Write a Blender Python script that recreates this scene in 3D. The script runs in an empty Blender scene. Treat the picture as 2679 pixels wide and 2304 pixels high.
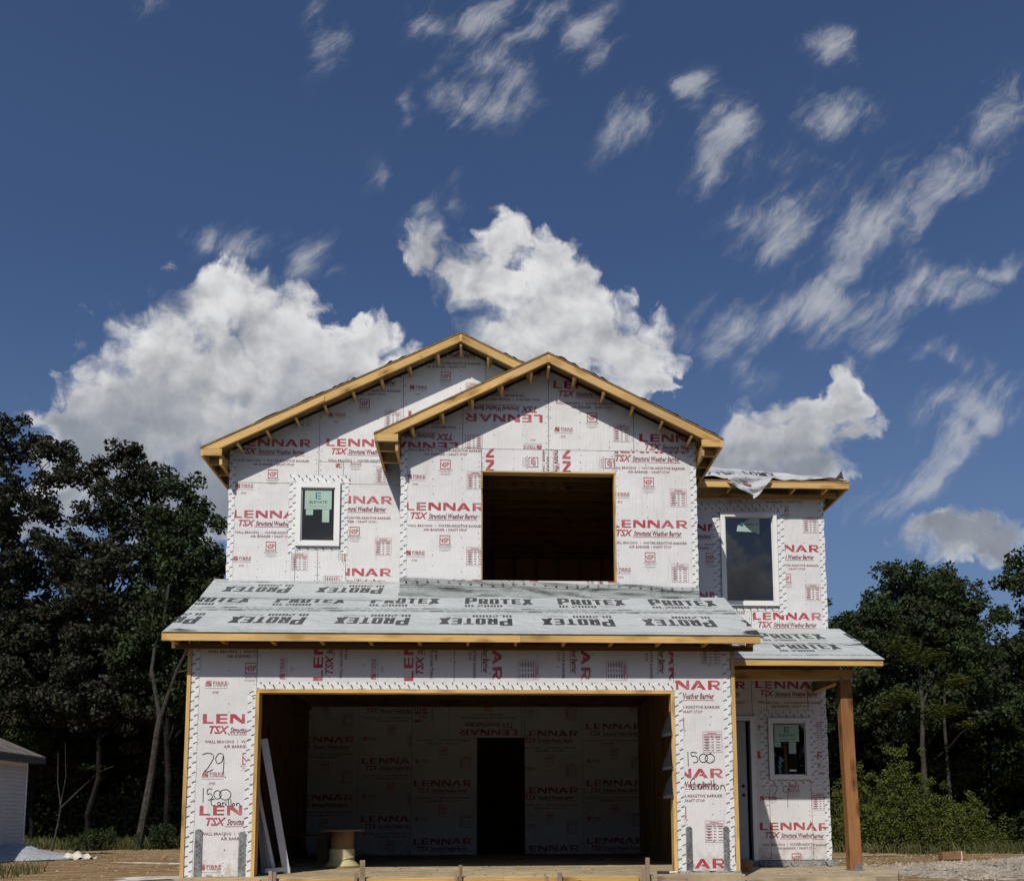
import bpy, bmesh, math, random
import numpy as np
from mathutils import Vector, Matrix
random.seed(7); RNG = np.random.default_rng(11)
SC = bpy.context.scene
COL = SC.collection
# ------------------------------------------------------------------ camera
def make_camera():
    yaw, pitch, roll = 0.0571, 0.1167, 0.0052
    cy, sy, cp, sp, cr, sr = math.cos(yaw), math.sin(yaw), math.cos(pitch), math.sin(pitch), math.cos(roll), math.sin(roll)
    x1 = Vector((cy, -sy, 0)); y1 = Vector((sy, cy, 0)); z = Vector((0, 0, 1))
    d = y1 * cp + z * sp; u = z * cp - y1 * sp
    R = x1 * cr - u * sr; U = x1 * sr + u * cr
    cd = bpy.data.cameras.new('camera'); co = bpy.data.objects.new('camera', cd); COL.objects.link(co)
    m = Matrix((R, U, -d)).transposed().to_4x4(); m.translation = Vector((2.694, -11.187, 0.638)); co.matrix_world = m
    cd.sensor_fit = 'HORIZONTAL'; cd.sensor_width = 36; cd.lens = 2467.0 / 2679 * 36
    cd.shift_x = -(1419.4 - 1339.5) / 2679; cd.shift_y = (1853.1 - 1152) / 2679
    cd.clip_start = 0.1; cd.clip_end = 3000
    SC.camera = co
make_camera()
# ------------------------------------------------------------------ sun and sky
LD = Vector((0.40, 1.0, -1.03)).normalized()
sl = bpy.data.lights.new('sun', 'SUN'); sl.energy = 3.55; sl.angle = math.radians(0.53); sl.color = (1, 0.95, 0.87)
so = bpy.data.objects.new('sun', sl); COL.objects.link(so)
so.rotation_euler = LD.to_track_quat('-Z', 'Y').to_euler(); so.location = (-20, -40, 45)
SC.view_settings.view_transform = 'Standard'; SC.view_settings.look = 'None'
SC.view_settings.exposure = 0.0; SC.view_settings.gamma = 1
SC.cycles.max_bounces = 5; SC.cycles.diffuse_bounces = 1; SC.cycles.use_adaptive_sampling = True; SC.cycles.adaptive_threshold = 0.02; SC.cycles.transparent_max_bounces = 4
class NT:
    """small wrapper for wiring nodes"""
    def __init__(s, tree): s.t = tree; tree.nodes.clear()
    def n(s, kind, ins=None, **props):
        nd = s.t.nodes.new(kind)
        for k, v in props.items(): setattr(nd, k, v)
        for k, v in (ins or {}).items():
            sk = nd.inputs[k]
            if isinstance(v, bpy.types.NodeSocket): s.t.links.new(v, sk)
            else: sk.default_value = v
        return nd
    def math(s, op, a, b=0.0, c=0.0, clamp=False):
        return s.n('ShaderNodeMath', {0: a, 1: b, 2: c}, operation=op, use_clamp=clamp).outputs[0]
    def vmath(s, op, a, b=(0, 0, 0)):
        return s.n('ShaderNodeVectorMath', {0: a, 1: b}, operation=op).outputs[0]
    def mix(s, f, a, b):
        nd = s.n('ShaderNodeMix', data_type='RGBA')
        for i, v in ((0, f), (6, a), (7, b)):
            if isinstance(v, bpy.types.NodeSocket): s.t.links.new(v, nd.inputs[i])
            else: nd.inputs[i].default_value = v if i == 0 else (*v, 1)[:4]
        return nd.outputs[2]
    def noise(s, vec, scale, detail=3, rough=0.5, out=0, dist=0.0, dim='3D'):
        return s.n('ShaderNodeTexNoise', {'Vector': vec, 'Scale': scale, 'Detail': detail, 'Roughness': rough, 'Distortion': dist}, noise_dimensions=dim).outputs[out]
    def maprange(s, v, a, b, c=0.0, d=1.0, smooth=True):
        return s.n('ShaderNodeMapRange', {0: v, 1: a, 2: b, 3: c, 4: d}, interpolation_type='SMOOTHSTEP' if smooth else 'LINEAR').outputs[0]
# cloud directions: (u, v, ru, rv, angle deg, weight), u = x/y and v = z/y of the world direction
CUMULUS = [(-0.2909,0.4607,0.1983,0.1535,0,1),(-0.3894,0.425,0.1065,0.12,0,1),(-0.2004,0.4626,0.1336,0.1222,0,1),(-0.4351,0.4019,0.0646,0.0815,0,1),(-0.1307,0.4698,0.0735,0.0711,0,1),(-0.2941,0.5576,0.0668,0.0588,0,1),(-0.2766,0.3493,0.2496,0.0812,0,1.2),(-0.3507,0.5047,0.09,0.0902,0,1),(-0.2343,0.5304,0.0853,0.0717,0,1),(0.0191,0.655,0.036,0.048,0,1),(-0.0588,0.6347,0.0582,0.0445,20,0.95),(-0.0031,0.6008,0.0654,0.0537,0,0.9),(0.0723,0.6328,0.0451,0.0479,0,1),(0.0719,0.5734,0.0807,0.0725,0,1),(0.119,0.5275,0.0957,0.072,0,1),(0.0495,0.5258,0.089,0.0686,0,1),(0.1665,0.5287,0.0601,0.0534,0,1),(0.1658,0.4849,0.0538,0.028,0,0.8),(0.2875,0.4207,0.0512,0.0401,0,1),(0.3497,0.4276,0.0697,0.0465,0,1),(0.2918,0.3806,0.0719,0.0367,0,1),(0.3971,0.4752,0.0429,0.0251,40,0.9),(0.4179,0.4289,0.0489,0.0311,40,0.8),(0.3367,0.3813,0.0904,0.0429,0,1),(0.5205,0.3181,0.0763,0.0275,0,1),(0.5827,0.3074,0.0552,0.0398,0,1),(0.5614,0.3329,0.0491,0.0234,0,1),(0.2796,0.2563,0.0662,0.0834,0,0.7),(-0.1855,0.2765,0.0417,0.0202,0,0.8),(-0.4725,0.3301,0.065,0.0518,0,0.8),(-0.4388,0.3743,0.0602,0.064,0,1),(-0.0281,0.606,0.0388,0.0354,0,0.9),(-0.4621,0.4236,0.0384,0.047,0,0.9),(-0.1037,0.4789,0.0759,0.0658,0,1.05),(-0.1583,0.5092,0.0595,0.0517,0,1),(-0.1533,0.5266,0.0759,0.049,0,1),(0.3153,0.4125,0.0958,0.0548,0,1),(0.3788,0.4456,0.0741,0.0379,20,1),(0.2755,0.3975,0.056,0.043,0,1),(0.5373,0.3126,0.0971,0.0314,0,1),(0.5924,0.3247,0.0518,0.0374,0,1),(0.3392,0.4507,0.0624,0.0291,30,0.9)]
WISPS = [(0.2975,0.5616,0.0965,0.0464,20,1),(0.3957,0.5761,0.1278,0.0507,0,1),(0.4579,0.5448,0.0905,0.035,-20,0.9),(0.3415,0.6714,0.1132,0.0595,20,0.9),(0.4593,0.6937,0.1456,0.0762,40,1),(0.6074,0.8311,0.0869,0.0625,60,1),(0.5265,0.7332,0.1085,0.0487,40,0.85),(0.4062,0.8261,0.0696,0.037,40,0.85),(0.4037,0.9091,0.0507,0.0419,20,0.8),(0.2781,0.7802,0.0645,0.0607,20,0.9),(0.2419,0.8478,0.0305,0.0328,0,0.75),(0.1595,0.7912,0.0637,0.0363,40,0.8),(0.0107,0.9229,0.0973,0.0535,0,0.85),(0.1207,0.9185,0.0568,0.0496,40,0.8),(0.0222,0.8635,0.0372,0.0569,0,0.6),(-0.0205,0.815,0.059,0.0481,40,0.85),(-0.1825,0.8919,0.0329,0.0688,0,0.55),(-0.0855,0.8093,0.0183,0.0319,0,0.55),(-0.1238,0.7405,0.0325,0.022,0,0.5),(-0.2916,0.6422,0.0491,0.0381,0,0.8),(-0.2043,0.6302,0.0496,0.0458,60,0.75),(-0.0174,0.708,0.0233,0.0353,0,0.5),(-0.3895,0.9196,0.043,0.0322,0,0.45),(0.5311,0.604,0.0574,0.0356,40,0.85),(0.5802,0.636,0.054,0.0176,20,0.7),(0.4785,0.3836,0.0668,0.0375,40,0.8),(0.4318,0.3598,0.0589,0.0298,0,0.5),(-0.0676,0.7002,0.0362,0.039,0,0.35),(0.2841,0.4963,0.0442,0.0304,0,0.4),(-0.1657,0.6078,0.0213,0.0228,0,0.4),(0.4773,0.5843,0.0455,0.0471,40,0.5),(0.5461,0.4607,0.0842,0.0411,20,1.1),(0.5093,0.4248,0.0534,0.0339,40,1),(0.5653,0.7849,0.0489,0.0441,40,0.8),(0.4909,0.6211,0.0409,0.0212,40,0.5),(0.3453,0.6169,0.0536,0.0245,20,0.5),(0.5033,0.525,0.0608,0.0277,-20,0.8),(0.2568,0.5309,0.0395,0.041,40,0.7),(0.5751,0.7475,0.0766,0.0255,40,0.7),(0.4274,0.5113,0.0401,0.0206,40,0.7),(0.4093,0.7602,0.0411,0.0217,40,0.4),(0.3504,0.7581,0.0409,0.0361,40,0.4),(0.2569,0.7484,0.0404,0.0358,40,0.6),(0.005,0.8753,0.0465,0.0436,40,0.7),(-0.0233,0.7933,0.0328,0.0321,40,0.7),(-0.0638,0.9162,0.0331,0.0365,0,0.5),(0.0628,0.9413,0.0539,0.0296,0,0.8)]
def make_world():
    w = bpy.data.worlds.new('World'); SC.world = w; w.use_nodes = True; w.cycles.sampling_method = 'NONE'
    N = NT(w.node_tree)
    sky = N.n('ShaderNodeTexSky', sky_type='NISHITA', sun_disc=False, sun_elevation=math.asin(-LD.z),
              sun_rotation=math.atan2(-LD.x, -LD.y), altitude=300, air_density=1.0, dust_density=1.4, ozone_density=3.0)
    gen = N.n('ShaderNodeTexCoord').outputs['Generated']
    sep = N.n('ShaderNodeSeparateXYZ', {0: gen})
    ay = N.math('MAXIMUM', N.math('ABSOLUTE', sep.outputs[1]), 0.08)
    uu = N.math('DIVIDE', sep.outputs[0], ay); vv = N.math('DIVIDE', sep.outputs[2], ay)
    P = N.n('ShaderNodeCombineXYZ', {0: uu, 1: vv, 2: 0.0}).outputs[0]
    def warp(p, sc, amt, det=4, rough=0.55):
        c = N.noise(p, sc, det, rough, out=1, dim='2D')
        off = N.vmath('SUBTRACT', c, (0.5, 0.5, 0.5))
        off = N.n('ShaderNodeVectorMath', {0: off, 'Scale': amt}, operation='SCALE').outputs[0]
        return N.vmath('MULTIPLY', N.vmath('ADD', p, off), (1, 1, 0))
    def field(p, blobs):
        acc = None; turned = {}
        for (u, v, ru, rv, a, wt) in blobs:
            if a not in turned:
                turned[a] = p if a == 0 else N.n('ShaderNodeMapping', {'Vector': p, 'Rotation': (0, 0, math.radians(-a))}).outputs[0]
            c, s = math.cos(math.radians(a)), math.sin(math.radians(a))
            uc, vc = u * c + v * s, -u * s + v * c
            m = N.n('ShaderNodeVectorMath', {0: turned[a], 1: (1 / ru, 1 / rv, 0), 2: (-uc / ru, -vc / rv, 0)}, operation='MULTIPLY_ADD')
            ln = N.n('ShaderNodeVectorMath', {0: m.outputs[0]}, operation='LENGTH').outputs[1]
            f = N.math('MULTIPLY_ADD', ln, -wt, wt)
            acc = f if acc is None else N.math('SMOOTH_MAX', acc, f, 0.12)
        return acc
    # heaped clouds with hard cauliflower rims
    pw = warp(warp(P, 8.0, 0.085, 3), 24.0, 0.045, 6, 0.6)
    fc = field(pw, CUMULUS)
    bil = N.noise(P, 26.0, 9, 0.62, dim='2D'); big = N.noise(P, 8.0, 6, 0.58, dim='2D')
    vor = N.n('ShaderNodeTexVoronoi', {'Vector': pw, 'Scale': 26.0, 'Detail': 1.0, 'Roughness': 0.55}, feature='F1', voronoi_dimensions='2D').outputs['Distance']
    dens = N.math('ADD', fc, N.math('MULTIPLY', N.math('SUBTRACT', bil, 0.5), 0.52))
    dens = N.math('ADD', dens, N.math('MULTIPLY', N.math('SUBTRACT', 0.42, vor), 0.35))
    soft = N.maprange(big, 0.35, 0.65, 0.25, 0.75, False)
    ac = N.n('ShaderNodeMapRange', {0: dens, 1: 0.03, 2: soft, 3: 0.0, 4: 1.0}, interpolation_type='SMOOTHSTEP').outputs[0]
    def lump(p): return N.noise(p, 11.0, 6, 0.54, dim='2D')
    pl = warp(P, 12.0, 0.03, 3)
    rel = N.math('SUBTRACT', lump(pl), lump(N.vmath('ADD', pl, (-0.010, 0.016, 0))))
    core = N.maprange(fc, 0.05, 0.70)
    gr = N.math('ADD', N.math('MULTIPLY', core, 0.42), N.math('MULTIPLY', N.math('SUBTRACT', big, 0.5), 1.3))
    gr = N.maprange(N.math('SUBTRACT', gr, N.math('MULTIPLY', rel, 1.9)), -0.15, 1.05)
    cc = N.mix(gr, (0.76, 0.76, 0.76 * 1.01), (0.31 * 0.95, 0.31 * 1.0, 0.31 * 1.10))
    low = N.maprange(N.math('ADD', vv, N.math('MULTIPLY', N.math('SUBTRACT', big, 0.5), 0.35)), 0.52, 0.36)
    cc = N.mix(N.math('MULTIPLY', low, N.math('MULTIPLY', core, 0.85)), cc, (0.20, 0.23, 0.285))
    # torn thin clouds: fibres combed up to the right
    rt = N.n('ShaderNodeMapping', {'Vector': warp(P, 9.0, 0.05, 4), 'Rotation': (0, 0, math.radians(-50))}).outputs[0]
    pr = N.vmath('MULTIPLY', rt, (0.6, 2.3, 1))
    pw2 = warp(warp(P, 6.0, 0.10, 3), 20.0, 0.03, 5, 0.65)
    fw = field(pw2, WISPS)
    wn = N.noise(pr, 11.0, 9, 0.64, dim='2D')
    dw = N.math('ADD', N.math('MULTIPLY', fw, 1.25), N.math('MULTIPLY', N.math('SUBTRACT', wn, 0.515), 3.5))
    dw = N.math('MULTIPLY', dw, N.maprange(fw, -0.30, 0.40))
    aw = N.maprange(dw, -0.05, 1.80, 0.0, 0.72)
    cw = N.mix(N.maprange(dw, 0.1, 1.0), (0.38, 0.41, 0.47), (0.54, 0.55, 0.57))
    sc_ = N.n('ShaderNodeVectorMath', {0: cw, 'Scale': 1.0 / 0.1}, operation='SCALE').outputs[0]
    cc_ = N.n('ShaderNodeVectorMath', {0: cc, 'Scale': 1.0 / 0.1}, operation='SCALE').outputs[0]
    tint = N.n('ShaderNodeVectorMath', {0: sky.outputs[0], 1: (0.55, 0.62, 0.75)}, operation='MULTIPLY').outputs[0]
    hz = 1.0 / 0.1
    tint = N.mix(N.maprange(vv, 0.62, 0.05, 0.0, 0.62), tint, (0.150 * hz, 0.215 * hz, 0.330 * hz))
    col = N.mix(aw, tint, sc_)
    col = N.mix(ac, col, cc_)
    bg = N.n('ShaderNodeBackground', {'Color': col, 'Strength': 0.1})
    out = N.n('ShaderNodeOutputWorld', {'Surface': bg.outputs[0]})
make_world()
# ------------------------------------------------------------------ materials
def new_mat(name):
    m = bpy.data.materials.new(name); m.use_nodes = True
    return m, NT(m.node_tree)
def finish(N, col, rough=0.7, bump=None, bstr=0.3, bdist=0.01, metal=0.0, spec=0.3):
    ins = {'Base Color': col if isinstance(col, bpy.types.NodeSocket) else (*col, 1), 'Roughness': rough, 'Metallic': metal, 'Specular IOR Level': spec}
    if bump is not None:
        ins['Normal'] = N.n('ShaderNodeBump', {'Height': bump, 'Strength': bstr, 'Distance': bdist}).outputs[0]
    b = N.n('ShaderNodeBsdfPrincipled', ins)
    N.n('ShaderNodeOutputMaterial', {'Surface': b.outputs[0]})
def m_plain(name, col, var=0.12, scale=6, rough=0.7, bump=0.15, metal=0.0, spec=0.3, bscale=None, bdist=0.004):
    m, N = new_mat(name)
    P = N.n('ShaderNodeTexCoord').outputs['Object']
    n1 = N.noise(P, scale, 5, 0.6); n2 = N.noise(P, scale * 0.13, 3, 0.5)
    f = N.math('MULTIPLY_ADD', n1, 0.6, N.math('MULTIPLY', n2, 0.4))
    lo = tuple(c * (1 - 2 * var) for c in col); hi = tuple(min(1, c * (1 + 2 * var)) for c in col)
    finish(N, N.mix(N.maprange(f, 0.3, 0.7), lo, hi), rough, N.noise(P, bscale or scale * 5, 4), bump, bdist, metal, spec)
    return m
def m_wood(name, light, dark, stain=0.25):
    m, N = new_mat(name)
    uv = N.n('ShaderNodeUVMap').outputs[0]
    s1 = N.n('ShaderNodeMapping', {'Vector': uv, 'Scale': (1.3, 26, 1)}).outputs[0]
    kn = N.n('ShaderNodeTexVoronoi', {'Vector': N.n('ShaderNodeMapping', {'Vector': uv, 'Scale': (2.6, 7.0, 1)}).outputs[0], 'Scale': 1.0, 'Randomness': 1.0})
    kd = N.maprange(kn.outputs['Distance'], 0.05, 0.16, 1.0, 0.0)
    ks = N.maprange(kn.outputs['Distance'], 0.05, 0.45, 0.5, 0.0)
    w = N.n('ShaderNodeTexWave', {'Vector': N.n('ShaderNodeMapping', {'Vector': uv, 'Scale': (0.5, 9, 1)}).outputs[0], 'Scale': 2.2, 'Distortion': 7.0, 'Detail': 3.0, 'Detail Scale': 0.8}, wave_type='BANDS', bands_direction='Y')
    g = N.noise(s1, 2.0, 6, 0.65, dist=0.6)
    gg = N.math('ADD', N.math('MULTIPLY', g, 0.75), N.math('MULTIPLY', w.outputs['Fac'], 0.28))
    gg = N.math('ADD', gg, ks)
    tone = N.noise(uv, 0.45, 2, 0.5)
    col = N.mix(N.maprange(gg, 0.30, 0.85), light, dark)
    col = N.mix(N.maprange(tone, 0.40, 0.66, 0.0, stain), col, tuple(c * 0.60 for c in dark))
    wth = N.noise(N.n('ShaderNodeMapping', {'Vector': uv, 'Scale': (1.1, 4, 1)}).outputs[0], 1.0, 5, 0.6)
    col = N.mix(N.maprange(wth, 0.54, 0.74, 0.0, 0.28), col, tuple(0.55 * sum(light) / 3 + 0.35 * c for c in light))
    col = N.mix(N.math('MULTIPLY', kd, 0.8), col, tuple(c * 0.35 for c in dark))
    nl = N.n('ShaderNodeTexVoronoi', {'Vector': N.n('ShaderNodeMapping', {'Vector': uv, 'Scale': (4.5, 22, 1)}).outputs[0], 'Scale': 1.0}).outputs['Distance']
    nl = N.math('MULTIPLY', N.maprange(nl, 0.07, 0.11, 1.0, 0.0), N.maprange(N.noise(N.n('ShaderNodeMapping', {'Vector': uv, 'Scale': (2.4, 1, 1)}).outputs[0], 1.0, 1), 0.56, 0.60))
    col = N.mix(N.math('MULTIPLY', nl, 0.85), col, (0.035, 0.026, 0.02))
    finish(N, col, 0.78, gg, 0.35, 0.003, 0, 0.2)
    return m
def m_text(name, col, fade):
    m, N = new_mat(name)
    P = N.n('ShaderNodeTexCoord').outputs['Object']
    n = N.noise(P, 3.0, 5, 0.65); n2 = N.noise(P, 60.0, 3, 0.6)
    f = N.maprange(N.math('MULTIPLY_ADD', n2, 0.35, N.math('MULTIPLY', n, 0.65)), 0.42, 0.68, 0.0, fade)
    finish(N, N.mix(f, col, (0.62, 0.60, 0.60)), 0.55, None, spec=0.25)
    return m
def m_sheet():
    m, N = new_mat('white_sheathing_paper')
    P = N.n('ShaderNodeTexCoord').outputs['Object']
    n = N.noise(P, 1.1, 5, 0.6); fine = N.noise(N.n('ShaderNodeMapping', {'Vector': P, 'Scale': (90, 90, 3)}).outputs[0], 1.0, 3)
    dirt = N.noise(N.n('ShaderNodeMapping', {'Vector': P, 'Scale': (5, 5, 0.8)}).outputs[0], 1.0, 6, 0.68)
    col = N.mix(N.maprange(n, 0.35, 0.7), (0.73, 0.72, 0.71), (0.655, 0.645, 0.64))
    col = N.mix(N.maprange(dirt, 0.55, 0.80, 0.0, 0.45), col, (0.42, 0.39, 0.36))
    zz = N.n('ShaderNodeSeparateXYZ', {0: P}).outputs[2]
    mud = N.math('MULTIPLY', N.maprange(zz, 0.45, 0.0), N.maprange(N.noise(P, 9.0, 6, 0.7), 0.42, 0.62))
    col = N.mix(N.math('MULTIPLY', mud, 0.55), col, (0.36, 0.25, 0.15))
    lines = N.n('ShaderNodeTexWave', {'Vector': N.n('ShaderNodeMapping', {'Vector': P, 'Scale': (1, 0, 0)}).outputs[0], 'Scale': 16.0, 'Distortion': 1.2}, bands_direction='X').outputs['Fac']
    h = N.math('ADD', N.math('MULTIPLY', N.noise(P, 2.2, 3), 6.0), N.math('ADD', fine, N.math('MULTIPLY', lines, 0.25)))
    finish(N, col, 0.45, h, 0.42, 0.008, 0, 0.35)
    return m
def warp_v(N, P):
    return N.vmath('ADD', N.n('ShaderNodeMapping', {'Vector': P, 'Scale': (0.7, 1.6, 1.6)}).outputs[0], N.noise(P, 1.3, 3, 0.5, out=1))
def m_felt(name, c1, c2):
    m, N = new_mat(name)
    P = N.n('ShaderNodeTexCoord').outputs['Object']
    n = N.noise(P, 1.4, 5, 0.62); f2 = N.noise(P, 120, 2)
    wr = N.noise(N.n('ShaderNodeMapping', {'Vector': P, 'Scale': (1, 2.2, 2.2)}).outputs[0], 2.3, 4, 0.55, dist=1.2)
    col = N.mix(N.maprange(N.math('MULTIPLY_ADD', f2, 0.3, N.math('MULTIPLY', n, 0.7)), 0.35, 0.65), c1, c2)
    dst = N.noise(P, 5.5, 6, 0.7)
    col = N.mix(N.maprange(dst, 0.56, 0.76, 0.0, 0.30), col, (0.33, 0.30, 0.25))
    cr = N.n('ShaderNodeTexVoronoi', {'Vector': warp_v(N, P), 'Scale': 1.1}, feature='DISTANCE_TO_EDGE').outputs['Distance']
    wr = N.math('ADD', wr, N.math('MULTIPLY', N.maprange(cr, 0.0, 0.09), 0.10))
    finish(N, col, 0.75, N.math('ADD', N.math('MULTIPLY', wr, 3.0), N.math('MULTIPLY', f2, 0.15)), 0.9, 0.022, 0, 0.2)
    return m
def m_tape():
    m, N = new_mat('white_flashing_tape')
    P = N.n('ShaderNodeTexCoord').outputs['Object']
    n = N.noise(P, 22, 4, 0.6, dist=1.5)
    finish(N, N.mix(n, (0.80, 0.80, 0.79), (0.70, 0.70, 0.70)), 0.35, n, 0.55, 0.006, 0, 0.4)
    return m
def m_glass():
    m, N = new_mat('dark_window_glass')
    P = N.n('ShaderNodeTexCoord').outputs['Object']
    b = N.n('ShaderNodeBsdfPrincipled', {'Base Color': (0.005, 0.006, 0.007, 1), 'Roughness': 0.015, 'IOR': 1.85,
        'Normal': N.n('ShaderNodeBump', {'Height': N.noise(P, 1.6, 1), 'Strength': 0.05, 'Distance': 0.02}).outputs[0]})
    N.n('ShaderNodeOutputMaterial', {'Surface': b.outputs[0]})
    return m
def m_ground():
    m, N = new_mat('bare_dirt')
    P = N.n('ShaderNodeTexCoord').outputs['Object']
    a = N.noise(P, 0.22, 6, 0.62); b = N.noise(N.n('ShaderNodeMapping', {'Vector': P, 'Scale': (0.5, 2.2, 1)}).outputs[0], 1.1, 7, 0.68); c = N.noise(P, 14, 5, 0.7)
    col = N.mix(N.maprange(b, 0.34, 0.66), (0.23, 0.145, 0.072), (0.42, 0.30, 0.155))
    col = N.mix(N.maprange(a, 0.52, 0.66, 0, 0.75), col, (0.30, 0.155, 0.065))
    col = N.mix(N.maprange(c, 0.56, 0.74, 0, 0.7), col, (0.50, 0.40, 0.26))
    col = N.mix(N.maprange(c, 0.44, 0.28, 0, 0.7), col, (0.10, 0.062, 0.035))
    finish(N, col, 0.95, N.math('ADD', N.math('MULTIPLY', b, 2.0), c), 0.9, 0.06, 0, 0.1)
    return m
def m_leaf(name, c1, c2, c3):
    m, N = new_mat(name)
    P = N.n('ShaderNodeTexCoord').outputs['Object']
    g = N.n('ShaderNodeNewGeometry').outputs['Random Per Island']
    n = N.noise(P, 0.5, 4, 0.6)
    col = N.mix(g, c1, c2)
    col = N.mix(N.maprange(n, 0.45, 0.68), col, c3)
    d = N.n('ShaderNodeBsdfPrincipled', {'Base Color': col, 'Roughness': 0.6, 'Specular IOR Level': 0.18})
    t = N.n('ShaderNodeBsdfTranslucent', {'Color': col})
    mx = N.n('ShaderNodeMixShader', {0: 0.18, 1: d.outputs[0], 2: t.outputs[0]})
    N.n('ShaderNodeOutputMaterial', {'Surface': mx.outputs[0]})
    return m
M = {}
M['sheet'] = m_sheet()
M['red'] = m_text('faded_red_print', (0.40, 0.045, 0.065), 0.38)
M['maroon'] = m_text('thin_maroon_print', (0.20, 0.045, 0.06), 0.25)
M['black'] = m_text('black_print', (0.03, 0.03, 0.032), 0.12)
M['marker'] = m_plain('black_marker_ink', (0.012, 0.012, 0.014), 0.05, rough=0.5)
M['grey_print'] = m_text('dark_grey_print', (0.045, 0.047, 0.047), 0.10)
M['pale_print'] = m_text('pale_grey_print', (0.26, 0.27, 0.27), 0.2)
M['nail'] = m_plain('nail_head', (0.06, 0.06, 0.06), rough=0.5)
M['tape'] = m_tape()
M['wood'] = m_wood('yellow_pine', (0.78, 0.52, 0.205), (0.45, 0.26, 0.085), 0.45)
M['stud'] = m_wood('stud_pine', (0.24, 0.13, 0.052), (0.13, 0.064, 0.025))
M['board'] = m_wood('brown_wall_board', (0.50, 0.30, 0.12), (0.28, 0.15, 0.055), 0.4)
M['cedar'] = m_wood('brown_stained_post', (0.37, 0.175, 0.066), (0.165, 0.070, 0.026), 0.9)
M['greywood'] = m_wood('weathered_stake', (0.44, 0.33, 0.23), (0.22, 0.155, 0.10), 0.4)
M['osb'] = m_plain('strand_board', (0.32, 0.19, 0.085), 0.22, 22, 0.85, 0.3)
M['felt'] = m_felt('grey_roof_underlayment', (0.49, 0.515, 0.505), (0.41, 0.435, 0.43))
M['felt_wall'] = m_felt('grey_green_underlayment', (0.36, 0.385, 0.375), (0.27, 0.29, 0.285))
M['felt_white'] = m_felt('white_roof_underlayment', (0.54, 0.55, 0.56), (0.40, 0.41, 0.43))
M['tar'] = m_plain('black_felt_edge', (0.045, 0.038, 0.034), 0.2, 12, 0.8)
M['vinyl'] = m_plain('white_vinyl', (0.80, 0.79, 0.77), 0.03, 3, 0.4, 0.05)
M['glass'] = m_glass()
M['sticker'] = m_plain('pale_green_sticker', (0.36, 0.50, 0.43), 0.06, 4, 0.6)
M['teal'] = m_plain('dark_teal_ink', (0.02, 0.12, 0.16), 0.05, rough=0.5)
M['metal'] = m_plain('galvanised_steel', (0.33, 0.34, 0.34), 0.25, 16, 0.45, 0.25, metal=0.75)
M['door'] = m_plain('grey_primed_door', (0.34, 0.35, 0.37), 0.03, 2, 0.5, 0.05)
M['concrete'] = m_plain('slab_concrete', (0.42, 0.335, 0.21), 0.18, 4, 0.92, 0.5, bscale=60)
M['rough_concrete'] = m_plain('rough_footing_concrete', (0.27, 0.26, 0.245), 0.2, 12, 0.95, 1.0, bscale=28, bdist=0.03)
M['dirt'] = m_ground()
M['pale_dust'] = m_plain('pale_limestone_dust', (0.55, 0.50, 0.42), 0.2, 3, 0.95, 0.6, bscale=20, bdist=0.02)
M['gravel'] = m_plain('crushed_stone', (0.36, 0.31, 0.245), 0.22, 9, 0.95, 1.0, bscale=40, bdist=0.03)
M['carton'] = m_plain('cardboard', (0.24, 0.135, 0.062), 0.12, 5, 0.85)
M['carton_print'] = m_plain('carton_red_print', (0.22, 0.05, 0.03), 0.1, 5, 0.8)
M['cable'] = m_plain('cream_cable', (0.80, 0.72, 0.42), 0.06, 30, 0.45)
M['spool'] = m_plain('brown_spool_board', (0.27, 0.165, 0.085), 0.12, 6, 0.85)
M['darkplastic'] = m_plain('dark_grey_plastic', (0.035, 0.037, 0.042), 0.1, 5, 0.4)
M['midplastic'] = m_plain('satin_grey_plastic', (0.014, 0.015, 0.018), 0.1, 5, 0.8, spec=0.05)
M['white_board'] = m_plain('primed_white_trim', (0.66, 0.67, 0.70), 0.05, 3, 0.55, 0.1)
M['siding'] = m_plain('white_siding', (0.60, 0.57, 0.53), 0.03, 2, 0.5, 0.05)
M['shingle'] = m_plain('grey_shingles', (0.17, 0.145, 0.125), 0.3, 14, 0.9, 0.8)
M['block'] = m_plain('grey_block', (0.20, 0.21, 0.215), 0.15, 8, 0.9, 0.5)
M['tarp'] = m_felt('white_plastic_tarp', (0.44, 0.46, 0.48), (0.32, 0.34, 0.36))
M['pale_bark'] = m_plain('pale_grey_bark', (0.055, 0.050, 0.042), 0.3, 9, 0.95, 0.9, spec=0.05, bscale=18, bdist=0.03)
M['asphalt'] = m_plain('asphalt', (0.06, 0.06, 0.062), 0.15, 7, 0.9, 0.5, bscale=80)
M['bark'] = m_plain('dark_bark', (0.018, 0.016, 0.014), 0.3, 9, 0.95, 0.9, spec=0.04, bscale=18, bdist=0.03)
M['oak'] = m_leaf('oak_leaves', (0.022, 0.026, 0.014), (0.052, 0.056, 0.034), (0.030, 0.026, 0.017))
M['green'] = m_leaf('green_leaves', (0.022, 0.036, 0.012), (0.050, 0.074, 0.024), (0.036, 0.044, 0.018))
M['weed'] = m_leaf('weed_leaves', (0.055, 0.075, 0.012), (0.125, 0.150, 0.028), (0.085, 0.09, 0.022))
M['grass'] = m_leaf('dry_grass', (0.055, 0.070, 0.020), (0.15, 0.135, 0.055), (0.07, 0.08, 0.028))
M['orange'] = m_plain('orange_plastic', (0.70, 0.12, 0.03), 0.05, rough=0.5)
M['dark'] = m_plain('dark_void_paint', (0.02, 0.018, 0.016), 0.05, rough=0.9)
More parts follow.
